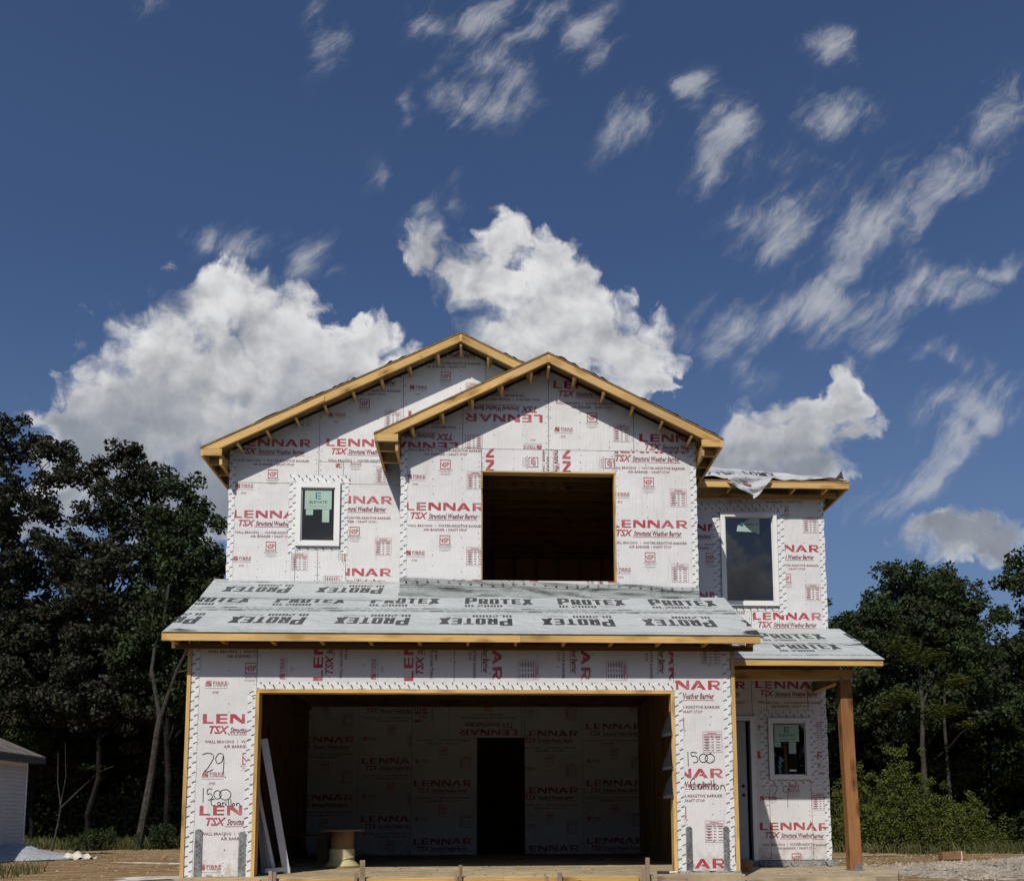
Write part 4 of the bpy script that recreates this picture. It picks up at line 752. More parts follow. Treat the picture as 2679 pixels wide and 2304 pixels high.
def make_garage_roof():
    c = 1 / math.hypot(1, SL); s_ = SL * c
    X0, X1 = -1.03, 5.90
    def to(x, s, d=0.0): return (x, -OV - .005 + s * c - d * s_, 2.793 + s * s_ + d * c)
    mb = MB()
    # decking, in two lengths: full depth on the left, to the gable wall on the right
    S0, S1 = 2.79, 1.90
    for (a, b, st) in ((X0, 1.485, S0), (1.485, X1, S1)):
        mb.slab([to(a, 0, -.012), to(b, 0, -.012), to(b, st, -.012), to(a, st, -.012)], Vector(to(0, 0, -.024)) - Vector(to(0, 0, -.012)), 0, 0)
    deck = H(mb, 'roof_deck', 'osb')
    # underlayment sheets, lapped
    def sheet(poly, lift, prints, edge):
        m = MB(); d = lift
        m.slab([to(x, s, d) for x, s in poly], Vector(to(0, 0, -.004)) - Vector(to(0, 0, .0)), 0, 0)
        if prints is not None:
            T, K = prints.arrays()
            for pts, k in clip_tris(T, K, poly): m.poly([to(x, s, d + .0025 + (len(m.f) % 9) * .0001) for x, s in pts], k - 1)
        return m.build('underlayment_sheet', ['felt', 'grey_print', 'pale_print'], deck)
    p = Print()
    for k in range(-1, 6): protex(p, -.41 + 1.25 * k, .69, inv=True)
    roll_edge(p, 1.0, X0, X1, 3); p.rect(X0, X1, .05, .054, 3); p.rect(X0, X1, .09, .093, 3)
    sheet([(X0, -.012), (X1, -.012), (X1, 1.09), (X0 - .02, 1.09)], .0, p, 1)
    p = Print()
    for k in range(-3, 3): protex(p, 2.377 + 1.225 * k, 1.43)
    roll_edge(p, 1.115, X0, X1, 5); 
    sheet([(X0 - .02, 1.075), (X1 - .01, 1.075), (X1 + .02, S1 + .02), (X0 - .06, S1)], .007, p, 2)
    p = Print()
    for k in range(-1, 3): protex(p, -.90 + 1.25 * k, 2.30, inv=True)
    roll_edge(p, 2.60, X0 - .1, 1.5, 8); p.rect(-1.2, 1.5, 1.66, 1.664, 3); p.rect(-1.2, 1.5, 1.70, 1.703, 3)
    sheet([(X0 - .05, 1.66), (1.50, 1.575), (1.465, 2.0), (1.48, S0), (X0 - .17, S0 + .01)], .014, p, 3)
    # fascia in two lengths with a seam, drip of red edging, sub-fascia and rafter tails
    m = MB(); m.box(X0 - .01, 3.06, -OV - .0, -OV + .04, 2.690, 2.782, 0, 'x'); m.box(3.063, X1, -OV - .0, -OV + .04, 2.692, 2.784, 0, 'x'); H(m, 'fascia', 'wood')
    m = MB(); m.box(X0 - .012, X1 + .002, -OV - .006, -OV + .05, 2.784, 2.790, 0, 'x'); H(m, 'deck_edge', 'carton_print')
    for i in range(13):
        x = -.96 + i * .567
        m = MB(); m.beam((x, -OV + .04, 2.735), (x, .0, 2.735), .038, .075, (0, 0, 1)); H(m, 'rafter_tail', 'wood')
    m = MB(); m.box(X0, X1, -.045, -.007, 2.655, 2.72, 0, 'x'); H(m, 'soffit_nailer', 'stud')
    for x in (X0 + .02, X1 - .02):
        m = MB(); m.beam((x, -OV + .04, 2.735), (x, B, 2.735 + (B + OV) * SL), .038, .09); H(m, 'rake_board', 'wood')
    # folded-up underlayment against the gable wall, wrinkled and nailed with caps
    m = MB(); rr = random.Random(4)
    def flap(u, v):
        x = 1.49 + u * 4.07
        z0 = 3.575 + u * .02; z1 = 3.875 - u * .095
        wr = .017 * math.sin(u * 47 + 3 * math.sin(v * 5 + u * 9)) * (1 - v) + .014 * math.sin(u * 23 + v * 11) + .008 * math.sin(v * 17 + u * 6) * (1 - abs(2 * v - 1))
        sag = .03 * (1 - v) ** 2
        return (x, B - .03 - .02 * (1 - v) - sag + wr, z0 + (z1 - z0) * v + .008 * math.sin(u * 19) * v)
    m.grid(flap, 220, 14)
    for i in range(28):
        u = .02 + i * .0355; p3 = flap(u, .86); n = 8
        m.poly([(p3[0] + .016 * math.cos(k * math.pi / 4), p3[1] - .018, p3[2] + .016 * math.sin(k * math.pi / 4)) for k in range(n)], 1)
        m.poly([(p3[0] + .009 * math.cos(k * math.pi / 4), p3[1] - .020, p3[2] + .009 * math.sin(k * math.pi / 4)) for k in range(n)], 2)
    for i in range(60):
        u = i / 60; a = flap(u, .62); b = flap(u + 1 / 60, .62); m.poly([(a[0], a[1] - .02, a[2]), (b[0], b[1] - .02, b[2]), (b[0], b[1] - .02, b[2] + .007), (a[0], a[1] - .02, a[2] + .007)], 1)
    pr = Print()
    for k in range(5): pr.text('Refer to application guide for standard roof use', 1.60 + k * .82, 2.32 + k * .82, 0, .022, 0, 0, .15, 1)
    for t in pr.arrays()[0]: m.poly([(x, B - .083, 3.70 - (x - 1.5) * .012 + z) for x, z in t], 1)
    H(m, 'underlayment_upturn', ['felt_wall', 'black', 'felt_white'], smooth=True)
    # torn corners of the lower sheet
    m = MB(); m.poly([to(5.68, .02, .02), to(5.90, -.01, .01), to(5.87, .07, .04), to(5.76, .07, .035)], 0); H(m, 'torn_felt_edge', 'tar'); m = MB(); m.poly([to(-.98, .01, .015), to(-.62, -.01, .008), to(-.85, .03, .025)], 0); H(m, 'torn_felt_edge', 'tar')
make_garage_roof()
def make_gables():
    RD = .120
    def seg(f, Yw, xa, xb, foot=0):
        """rake board from xa to xb (xa lower when foot), plumb cut at the ends, level cut at the foot"""
        m = MB(); y = Yw - OV
        pts = [(xa, f(xa)), (xb, f(xb)), (xb, f(xb) - RD)]
        if foot: k = RD / abs((f(xb) - f(xa)) / (xb - xa)) * (1 if xb > xa else -1); pts += [(xa + k, f(xa) - .0)]
        else: pts += [(xa, f(xa) - RD)]
        m.board(pts, y, y + .038); H(m, 'rake_board', 'wood')
    # -------- left gable
    seg(zl, A, -1.335, .10, 1); seg(zl, A, .104, 2.256); seg(zl, A, 3.95, 2.300)
    m = MB(); m.board([(-.25, zl(-.25) - .055), (.36, zl(.36) - .03), (.36, zl(.36) - .115), (-.25, zl(-.25) - .125)], A - OV - .014, A - OV - .001); H(m, 'splice_board', 'wood')
    m = MB(); m.board([(2.258, LWP - .118), (2.298, LWP - .118), (2.298, LWP - .011), (LWX, LWP - .002), (2.258, LWP - .011)], A - OV + .002, A - OV + .036); H(m, 'ridge_block', 'wood')
    # -------- front gable
    seg(zm, B, 1.165, MGX - .012, 1); seg(zm, B, 5.865, MGX + .034, 1)
    m = MB(); m.board([(MGX - .010, MGP - .125), (MGX + .032, MGP - .125), (MGX + .032, MGP - .018), (MGX + .006, MGP - .004), (MGX - .010, MGP - .007)], B - OV + .002, B - OV + .036); H(m, 'ridge_block', 'wood')
    # lookouts under both rakes
    for (f, px, xs, Yw) in ((zl, LWX, [-.87 + .40 * i for i in range(8)] + [2.278, 2.70, 3.08], A), (zm, MGX, [1.64 + .40 * i for i in range(5)] + [3.50] + [3.87 + .40 * i for i in range(5)], B)):
        for x in xs:
            up = Vector((SL if x > px + .05 else -SL if x < px - .05 else 0, 0, 1)).normalized()
            z = f(x) - .088 - (.03 if abs(x - px) < .06 else 0)
            m = MB(); m.beam((x, Yw - OV + .039, z), (x, Yw, z), .036, .125, up); H(m, 'lookout', 'wood')
    # decks with felt, dark ragged edges on top
    def deck(f, px, x0, x1, y0, y1, name, mats):
        m = MB()
        for (a, b) in ((x0, px), (px, x1)):
            if a >= b: continue
            top = [(a, y0, f(a) + .012), (b, y0, f(b) + .012), (b, y1, f(b) + .012), (a, y1, f(a) + .012)]
            m.slab(top, (0, 0, -.012), 0, 1, 1)
            m.slab([(x, y, z + .008) for x, y, z in top], (0, 0, -.0075), 0, 2, 2)
        return H(m, name, mats)
    dk = deck(zl, LWX, -1.345, 5.89, A - OV - .01, 12.2, 'main_roof', ['felt', 'osb', 'tar'])
    dk2 = deck(zm, MGX, 1.155, 5.875, B - OV - .01, A + .05, 'gable_roof', ['felt', 'osb', 'tar'])
    rr = random.Random(12)
    for (f, xs, y, par) in ((zl, [(-.6, .25), (.2, .62), (.55, .8), (1.2, 1.5), (2.9, 3.3)], A - OV - .012, dk), (zm, [(3.6, 3.9), (3.95, 4.3), (4.75, 5.3), (5.35, 5.8)], B - OV - .012, dk2)):
        for (a, b) in xs:
            m = MB(); n = 10; hh = [0] + [rr.uniform(.012, .045) for _ in range(n - 1)] + [0]
            def fl(u, v): x = a + (b - a) * u; i = int(round(u * n)); return (x, y + .10 * v - .006 * math.sin(u * 9), f(x) + .021 + hh[i] * math.sin(min(1, v * 1.2) * math.pi) + .004)
            m.grid(fl, n, 6); m.build('torn_felt_edge', 'tar', par, smooth=False)
    # eave returns: short fascia box at each rake foot, eave fascia running back, ladder blocking and soffit deck
    def eave(xo, xi, z, y0, y1, nb):
        s = 1 if xi > xo else -1
        m = MB(); m.box(min(xo + s * .037, xi), max(xo + s * .037, xi), y0, y0 + .038, z - .092, z + .004, 0, 'x'); H(m, 'eave_return', 'wood')
        m = MB(); m.box(min(xo, xo + s * .036), max(xo, xo + s * .036), y0 + .001, y1, z - .10, z - .001, 0, 'y'); H(m, 'eave_fascia', 'wood')
        for i in range(nb):
            y = y0 + .33 + i * .42
            if y > y1 - .05: break
            m = MB(); m.box(min(xo + s * .036, xi), max(xo + s * .036, xi), y, y + .038, z - .10, z - .012, 0, 'x'); H(m, 'eave_block', 'wood')
        m = MB(); m.box(min(xi - s * .04, xi - s * .002), max(xi - s * .04, xi - s * .002), y0 + .04, y1, z - .21, z - .06, 0, 'y'); H(m, 'eave_ledger', 'wood')
    eave(-1.335, -1.045, 5.805, A - OV, 11.9, 14)
    eave(1.165, 1.478, 5.745, B - OV, A - .005, 3)
    eave(5.865, 5.575, 5.745, B - OV, C_ + .3, 5)
make_gables()
def make_wing_roof():
    m = MB(); X1, Y0, Z0 = 8.175, 2.385, 5.715
    ridge = 3.0
    top = [(5.60, Y0, Z0), (X1, Y0, Z0), (X1 - ridge, Y0 + ridge, Z0 + ridge * .5), (5.60, Y0 + ridge, Z0 + ridge * .5)]
    top[2] = (5.60, Y0 + (X1 - 5.60), Z0 + (X1 - 5.60) * .5)
    front = [(5.60, Y0, Z0), (X1, Y0, Z0), (5.60, Y0 + X1 - 5.60, Z0 + (X1 - 5.60) * .5)]
    side = [(X1, Y0, Z0), (X1, 10.3, Z0), (5.60, 10.3, Z0 + (X1 - 5.60) * .5), (5.60, Y0 + X1 - 5.60, Z0 + (X1 - 5.60) * .5)]
    for pl in (front, side):
        m.slab(pl, (0, 0, -.014), 0, 1, 1)
    rf = H(m, 'wing_roof', ['osb', 'osb'])
    # loose white sheets laid over it, with ripples, and one corner hanging over the fascia
    m = MB()
    def sh(u, v):
        x = 5.62 + u * 2.50; s = v * min(2.5, max(.02, X1 - x - .02))
        return (x, Y0 - .006 + s, Z0 + .012 + s * .5 + .012 * math.sin(u * 26 + v * 5) ** 2 + .01 * math.sin(u * 9 + v * 14) + (.03 * max(0, math.sin(u * 17 - 1)) if v < .1 else 0))
    m.grid(sh, 60, 24); o = m.build('underlayment_sheet', 'felt_white', rf, smooth=True)
    m = MB(); m.grid(lambda u, v: (X1 - .01 - (X1 - 5.63) * v, Y0 + .1 + u * 7.7 * 1 + (X1 - 5.63) * v * (1 - u), Z0 + .012 + (X1 - 5.63) * v * .5), 20, 10); m.build('underlayment_sheet', 'felt_white', rf, smooth=True)
    m = MB()
    def hang(u, v):
        w = .35 * (1 - v) ** .8 + .015
        x = 6.60 + .06 * v * v + (u - .5) * 2 * w * (1 if u > .5 else .95)
        return (x, Y0 - .045 - .02 * math.sin(u * 8) - .035 * v - .02 * math.sin(v * 9 + u * 5), Z0 + .02 - v * .30 + .01 * math.sin(u * 7) - (.05 * (u - .3) * v))
    m.grid(hang, 24, 18)
    pr = Print(); pr.rect(.30, .56, .3, .42, 1); pr.rect(.12, .80, .60, .63, 1); pr.rect(.25, .45, .12, .22, 2)
    for t, k in zip(*pr.arrays()):
        pts = []
        for (u, v) in t: q = hang(u, v); pts.append((q[0], q[1] - .008, q[2]))
        m.poly(pts[::-1], int(k))
    m.build('hanging_flap', ['felt_white', 'maroon', 'pale_print'], rf, smooth=True)
    m = MB(); pr = Print(); pr.text('COVER 1000', 5.85, 7.2, .45, .95, 0, .02, 0, 1); pr.rect(6.0, 7.9, .18, .2, 0)
    for t in pr.arrays()[0]: m.poly([(x, Y0 + s, Z0 + .045 + s * .5) for x, s in t], 0)
    m.build('sheet_print', 'pale_print', rf)
    m = MB(); m.grid(lambda u, v: (6.86 + u * .28, Y0 + .34 + v * .1, Z0 + .20 + .075 * math.sin(min(1, u * 1.6) * math.pi) * math.sin(v * math.pi)), 10, 6); m.build('torn_felt_edge', 'tar', rf); m = MB(); m.grid(lambda u, v: (7.93 + u * .17 - .03 * v, Y0 + .03 + v * .02, Z0 + .015 + v * (.03 + .15 * u * u)), 8, 4); m.build('torn_felt_edge', 'tar', rf)
    m = MB(); m.box(5.60, X1 - .012, Y0 + .006, Y0 + .044, Z0 - .108, Z0 - .016, 0, 'x'); H(m, 'fascia', 'wood')
    m = MB(); m.box(X1 - .050, X1 - .012, Y0 + .045, 10.2, Z0 - .115, Z0 - .017, 0, 'y'); H(m, 'eave_fascia', 'wood')
    for i in range(5):
        x = 5.85 + i * .5
        m = MB(); m.beam((x, Y0 + .045, Z0 - .06), (x, C_, Z0 - .06), .038, .08); H(m, 'rafter_tail', 'wood')
    for i in range(12):
        y = 2.82 + i * .6
        m = MB(); m.beam((7.885, y, Z0 - .065), (X1 - .051, y, Z0 - .065), .038, .085); H(m, 'rafter_tail', 'wood')
    m = MB(); m.box(5.58, 7.87, C_ - .042, C_ - .006, 5.545, 5.62, 0, 'x'); m.box(7.884, 7.92, C_, 10.1, 5.45, 5.62, 0, 'y'); H(m, 'soffit_nailer', 'wood')
make_wing_roof()
def make_porch():
    sl = .44; c = 1 / math.hypot(1, sl); s_ = sl * c; X0, X1, Y0 = 5.66, 7.985, 1.045
    def to(x, s, d=0.0): return (x, Y0 + s * c - d * s_, 2.752 + s * s_ + d * c)
    m = MB(); m.slab([to(X0, 0), to(X1, 0), to(X1 + .06, 1.86), to(X0, 1.86)], (0, 0, -.012), 0, 0); rf = H(m, 'porch_roof', 'osb')
    for (poly, lift, spec) in (([(X0, -.01), (X1 + .01, -.02), (X1 + .02, .81), (X0, .81)], .004, 0), ([(X0, .795), (X1 + .05, .81), (X1 + .075, 1.87), (X0, 1.87)], .010, 1)):
        p = Print()
        if spec == 0:
            for k in range(-1, 3): protex(p, 6.70 + 1.30 * k, .555, .92)
            roll_edge(p, .17, X0, X1 + .1, 21)
        else:
            for k in range(-1, 3): protex(p, 6.64 + 1.345 * k, 1.18, .97)
            roll_edge(p, .83, X0, X1 + .1, 22)
        m = MB(); m.slab([to(x, s, lift) for x, s in poly], Vector(to(0, 0, -.003)) - Vector(to(0, 0, 0)), 0, 0)
        for pts, k in clip_tris(*p.arrays(), poly): m.poly([to(x, s, lift + .0025 + (len(m.f) % 9) * .0001) for x, s in pts], k - 1)
        m.build('underlayment_sheet', ['felt', 'grey_print', 'pale_print'], rf)
    m = MB(); m.grid(lambda u, v: to(7.74 + u * .36 + .0 * v, .77 + .05 * v + .05 * u, .012 + .05 * u * u * (1 - v)), 6, 3); m.build('torn_felt_edge', 'felt', rf)
    m = MB(); m.box(X0, X1 - .002, Y0 + .004, Y0 + .042, 2.662, 2.745, 0, 'x'); H(m, 'fascia', 'wood')
    m = MB(); m.beam((X1 - .02, Y0 + .043, 2.70), (X1 - .02, C_, 2.70 + (C_ - Y0) * sl), .036, .085); H(m, 'rake_board', 'wood')
    for i in range(4):
        x = 5.9 + i * .58
        m = MB(); m.beam((x, Y0 + .043, 2.70), (x, C_, 2.70 + (C_ - Y0) * sl), .038, .085); H(m, 'rafter_tail', 'wood')
    m = MB(); m.box(X0 + .02, 7.705, 1.43, 1.55, 2.530, 2.668, 0, 'x'); H(m, 'porch_beam', 'wood')
    m = MB(); m.box(7.585, 7.703, 1.551, C_ - .004, 2.532, 2.668, 0, 'y'); H(m, 'porch_beam', 'wood')
    m = MB(); m.box(5.68, 7.58, 1.56, 1.598, 2.67, 2.73, 0, 'x'); H(m, 'soffit_nailer', 'wood')
    # post with chamfered arrises, standing on a steel base, tied at the top
    m = MB(); w = .083; ch = .012; zb, zt = -.06, 2.529; cxb, cyb, cxt, cyt = 7.650, 1.515, 7.607, 1.515
    def ring(cx, cy, z, k=1.0):
        a = w * k; b = a - ch
        return [Vector((cx + x, cy + y, z)) for x, y in ((-b, -a), (b, -a), (a, -b), (a, b), (b, a), (-b, a), (-a, b), (-a, -b))]
    zs = [zb, .6, 1.3, 1.95, zt]; rg = []
    for z in zs: t = (z - zb) / (zt - zb); rg.append(ring(cxb + (cxt - cxb) * t + .004 * math.sin(z * 3), cyb, z))
    for i in range(len(rg) - 1):
        for k in range(8):
            k2 = (k + 1) % 8; u0 = zs[i]; u1 = zs[i + 1]; v0 = k * .08; v1 = v0 + .16
            m.poly([rg[i][k], rg[i][k2], rg[i + 1][k2], rg[i + 1][k]], 0, [(u0, v0), (u0, v1), (u1, v1), (u1, v0)])
    m.poly(rg[0][::-1]); m.poly(rg[-1]); post = H(m, 'porch_post', 'cedar')
    m = MB(); m.box(7.620, 7.730, cyb - w - .008, cyb - w - .002, -.072, .015, 0, 'x'); m.box(7.555, 7.745, cyb - w - .03, cyb + w + .03, -.075, -.055, 0, 'x'); m.box(7.620, 7.730, cyb + w + .002, cyb + w + .008, -.072, .02, 0, 'x'); m.build('post_base', 'metal', post)
    for x in (7.53, 7.685):
        m = MB(); m.slab([(x - .012, 1.420, 2.505), (x + .012, 1.419, 2.495), (x + .03, 1.420, 2.545), (x + .012, 1.424, 2.585), (x - .022, 1.424, 2.58)], (0, .003, 0)); m.build('post_tie', 'metal', post)
make_porch()
def make_foundation():
    m = MB(); m.box(-.80, 5.64, -.34, 12, -.5, 0.0, 0, 'y'); H(m, 'garage_slab', 'concrete')
    m = MB(); m.slab([(5.643, -.30, -.07), (6.50, .08, -.07), (7.34, .06, -.07), (7.70, .26, -.07), (8.30, 1.60, -.07), (8.30, 2.70, -.07), (5.643, 2.70, -.07)], (0, 0, -.40)); H(m, 'porch_slab', 'concrete')
    m = MB(); m.box(5.643, 7.86, 2.72, 10, -.5, .015, 0, 'y'); H(m, 'wing_foundation', 'rough_concrete')
    # rough footing edge below the right pier
    m = MB(); rr = random.Random(9)
    m.grid(lambda u, v: (4.93 + u * .74, -.02 - .26 * v + .03 * math.sin(u * 19 + v * 6) * v, .018 - .075 * v + .028 * math.sin(u * 31 + v * 17) * math.sin(u * 11 + 2 + v * 5) - (.10 * max(0, v - .8))), 40, 12); H(m, 'rough_footing', 'rough_concrete', smooth=False)
    # bottom plate gap, polythene and mortar dabs along the porch wall foot
    m = MB(); m.slab([(6.70, C_ - .015, -.07), (7.74, C_ - .015, -.07), (7.74, C_ - .015, .018), (6.70, C_ - .015, .018)], (0, .03, 0)); H(m, 'wall_base_gap', 'dark')
    for (x, w) in ((7.17, .05), (7.72, .09), (6.74, .12)):
        m = MB(); m.grid(lambda u, v: (x + (u - .5) * w + .02 * v, C_ - .03 - .16 * v, .015 - .08 * v ** .7 + .012 * math.sin(u * 9 + v * 7)), 8, 8); H(m, 'mortar_dab', 'rough_concrete')
    m = MB(); m.grid(lambda u, v: (6.70 + u * .46, C_ - .02 - .10 * v, -.045 - .022 * v + .012 * math.sin(u * 25)), 24, 4); H(m, 'mortar_skirt', 'rough_concrete', smooth=True)
    # perforated hold-down straps on both piers
    for (x0, x1, h) in ((-.69, -.605, .545), (-.19, -.108, .515), (5.03, 5.105, .545), (5.478, 5.552, .545)):
        m = MB(); y = -.012; ht = h
        m.slab([(x0, y, -.02), (x1, y, -.02), (x1, y, ht - .02), (x1 - .02, y, ht), (x0 + .02, y, ht), (x0, y, ht - .02)], (0, .003, 0), 0, 0)
        for i in range(9):
            for j in range(2):
                cx = x0 + (x1 - x0) * (.28 + .44 * j); cz = .10 + i * .05 + .02 * j
                m.poly([(cx + .006 * math.cos(k * math.pi / 3), y - .001, cz + .006 * math.sin(k * math.pi / 3)) for k in range(6)], 1)
        H(m, 'hold_down_strap', ['metal', 'dark'])
make_foundation()
def make_interior():
    # garage: printed back wall, boarded sides, joisted ceiling
    facade('garage_back_wall', GD, [
        ([(-.95, .0), (.275, .0), (.275, 2.80), (-.95, 2.80)], (-.874, 1.003), 0),
        ([(.275, .0), (1.26, .0), (1.26, 2.80), (.275, 2.80)], (.343, .608), 0),
        ([(1.26, .0), (2.475, .0), (2.475, 2.157), (1.26, 2.157)], (1.306, 1.258), 0),
        ([(1.26, 2.157), (1.95, 2.157), (1.95, 2.80), (1.26, 2.80)], (1.42, 2.45), 90),
        ([(1.95, 2.157), (3.30, 2.157), (3.30, 2.80), (1.95, 2.80)], (3.22, 2.32), 180),
        ([(3.30, 2.157), (3.36, 2.157), (3.36, 2.80), (3.30, 2.80)], None, 0),
        ([(3.36, .0), (4.45, .0), (4.45, 2.80), (3.36, 2.80)], (3.29, 1.119), 0),
        ([(4.45, .0), (5.62, .0), (5.62, 2.80), (4.45, 2.80)], (4.515, 1.253), 0)], HOUSE, nails=False)
    m = MB()
    for i in range(44):
        y0 = .14 + i * .1435; w = .139
        m.box(5.50 + random.uniform(0, .012), 5.60, y0, y0 + w, 0, 2.76, 0, 'z')
    H(m, 'garage_side_boards', 'board'); m = MB()
    for i in range(16):
        y0 = .16 + i * .40
        m.box(-.70, -.60, y0, y0 + .04, 0, 2.76, 0, 'z')
    m.box(-.705, -.70, .14, 6.43, 0, 2.76, 0, 'y')
    for z in (.04, 2.72): m.box(-.70, -.60, .13, 6.42, z - .04, z + .04, 0, 'y')
    H(m, 'garage_side_framing', 'stud')
    m = MB(); m.box(5.42, 5.50, 1.75, 2.0, 1.05, 1.32, 0, 'z'); H(m, 'outlet_box', 'stud')
    m = MB()
    for i in range(15): y = .25 + i * .42; m.box(-.7, 5.5, y, y + .038, 2.78, 2.98, 0, 'x')
    m.box(-.75, 5.56, .14, 6.5, 2.985, 3.0, 1, 'x'); m.box(-.7, 5.5, GD - .09, GD - .01, 2.74, 2.80, 0, 'x')
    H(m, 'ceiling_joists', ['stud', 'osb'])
    m = MB()
    m.box(2.0, 3.9, 9.4, 9.45, 0, 2.8, 0, 'x'); m.box(1.95, 2.0, GD + .05, 9.45, 0, 2.8, 0, 'y'); m.box(3.9, 3.95, GD + .05, 9.45, 0, 2.8, 0, 'y'); m.box(1.95, 3.95, GD + .02, 9.5, 2.81, 2.86, 0, 'x')
    m.box(2.43, 2.472, GD + .013, GD + .12, 0, 2.157, 0, 'z'); m.box(3.362, 3.40, GD + .013, GD + .12, 0, 2.157, 0, 'z')
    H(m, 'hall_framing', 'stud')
    # upper room seen through the open window
    m = MB()
    for i in range(12): y = B + .22 + i * .40; m.box(1.5, 5.55, y, y + .038, 5.50, 5.69, 0, 'x')
    for i in range(11): x = 1.55 + i * .40; m.box(x, x + .038, 5.7, 5.79, 3.0, 5.45, 0, 'z')
    m.box(1.5, 5.55, 5.7, 5.78, 5.42, 5.46, 0, 'x'); m.box(1.5, 5.55, 5.82, 5.84, 3.0, 5.7, 1, 'x'); m.box(1.5, 5.56, B + .12, 5.8, 2.99, 3.02, 1, 'x'); m.box(1.49, 1.5, A, 5.8, 3.0, 5.6, 1, 'y')
    m.box(1.5, 5.55, B + .14, 5.85, 5.70, 5.715, 1, 'x')
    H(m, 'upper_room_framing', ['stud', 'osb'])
    m = MB(); m.box(5.70, 7.78, 6.0, 6.05, 0, 5.6, 0, 'x'); m.box(5.65, 7.78, C_ + .12, 6.0, 2.8, 2.85, 0, 'x'); H(m, 'wing_partition', 'stud')
make_interior()
make_walls(); tapes(); make_windows()
# ================================================================== loose things on and round the slab
def make_site_objects():
    # form boards along the slab edge
    for k, (a, b, z, lab) in enumerate(((.36, 2.86, -.004, 'long yellow form board along the slab edge below the cable spool'), (2.863, 4.40, -.006, 'form board along the slab edge right of the board joint'), (-.78, .15, -.012, 'short form board at the foot of the left pier'), (4.62, 4.95, -.010, 'stub of grey form board left of the right pier'))):
        m = MB(); m.box(a, b, -.379, -.341, z - .19, z, 0, 'x'); tag(m.build('form_board', 'greywood' if k == 3 else 'wood', origin=((a + b) / 2, -.36, z - .19)), lab, 'form board', 'form boards')
    for k, (x, w, zt, lean, lab) in enumerate(((.272, .042, .085, .0, 'left stub of the twin stakes by the left jamb'), (.318, .036, .074, .01, 'right stub of the twin stakes by the left jamb'),
            (1.283, .056, .195, .0, 'tall grey stake in front of the cable spool'), (1.215, .036, .06, .035, 'low leaning stake beside the tall one near the spool'), (2.378, .040, .135, .012, 'slim stake left of the dark inner doorway'), (2.326, .036, .062, -.012, 'short split stake left of the slim one near the inner doorway'),
            (3.497, .050, .042, .0, 'low stake right of the inner doorway'), (3.33, .030, .03, -.10, 'splintered stake leaning sharply right of the inner doorway'), (4.497, .048, .20, .0, 'tallest stake at the right end of the slab edge'), (4.452, .040, .078, -.01, 'short stake tight against the right end stake'))):
        m = MB(); m.beam((x - lean, -.405, -.55), (x, -.405, zt), w, .024, (0, 1, 0)); tag(m.build('wooden_stake', 'greywood', origin=(x - lean, -.405, -.5)), lab, 'stake', 'stakes holding the form boards')
    # spool of cream cable
    sp = empty('cable_spool', (.69, 1.98, 0), 'wooden spool half wound with cream cable on the garage slab', 'cable spool')
    c = (.69, 1.98, 0)
    def P(prof, nm, mt, n=48, c=c): m = MB(); m.lathe(c, prof, n); return m.build(nm, mt, sp, origin=c, smooth=False)
    P([(0, .0), (.30, .0), (.30, .022), (0, .022)], 'flange', 'spool'); P([(0, .49), (.30, .49), (.30, .512), (0, .512)], 'flange', 'spool')
    P([(.155, .02), (.155, .49)], 'drum', 'spool')
    prof = []; z = .024
    while z < .245:
        r = .165 + (.085 * max(0, 1 - z / .095)); prof += [(r + .001, z), (r + .006, z + .003), (r + .006, z + .006), (r + .001, z + .009)]; z += .0092
    prof.append((.15, z)); cb = P(prof, 'cable', 'cable')
    m = MB(); m.tube([(c[0] + .176 * math.cos(a), c[1] + .176 * math.sin(a), .125 + .035 * math.sin(a + 1.2)) for a in np.linspace(-2.9, .1, 24)], .005, 6); m.build('loose_turn', 'cable', cb, origin=c)
    # primed boards leaning inside the left jamb
    bl = [((.235, .62, .0), (-.02, .34, 1.62), .085, 'front primed board of the leaning bundle, standing apart on the right'),
          ((.105, .56, .0), (-.115, .50, 1.02), .040, 'primed board second from the right in the leaning bundle'), ((.04, .62, .0), (-.135, .56, 1.12), .040, 'middle primed board of the leaning bundle'),
          ((-.02, .68, .0), (-.16, .62, 1.25), .040, 'primed board fourth from the right in the leaning bundle'), ((-.08, .74, .0), (-.19, .68, 1.40), .040, 'rearmost primed board of the leaning bundle')]
    for (p0, p1, w, lab) in bl:
        m = MB(); m.beam(p0, p1, w, .02, (.3, -1, 0)); tag(m.build('leaning_board', 'white_board', origin=p0), lab, 'trim board', 'white trim boards leaning inside the garage opening')
    m = MB(); m.beam((.03, .36, .045), (.26, .66, .055), .03, .05); tag(m.build('wood_offcut', 'white_board', origin=(.03, .36, 0)), 'primed offcut lying under the leaning boards', 'offcut')
    # bench behind the spool
    be = empty('work_bench', (-.2, 4.75, 0), 'low rough wooden bench in the dark left corner of the garage', 'bench')
    m = MB(); m.box(-.68, .10, 4.5, 5.1, .40, .425, 0, 'x'); m.build('bench_top', 'spool', be, origin=(-.2, 4.75, 0))
    for (x0, x1) in ((-.10, .06), (-.66, -.60)):
        m = MB(); m.box(x0, x1, 4.52, 5.05, 0, .40, 0, 'z'); m.build('leg', 'spool', be, origin=(-.2, 4.75, 0))
    # string of plastic hoods on the right jamb
    hg = empty('hanging_hoods', (4.87, .05, .88), 'string of three dark grey plastic hoods hung on the right garage jamb', 'plastic hood')
    o3 = (4.87, .05, .88)
    m = MB(); m.slab([(4.865, .06, .90), (4.884, .03, .88), (4.884, .03, 1.93), (4.872, .06, 1.90)], (0, .05, 0)); m.build('strap', 'darkplastic', hg, origin=o3)
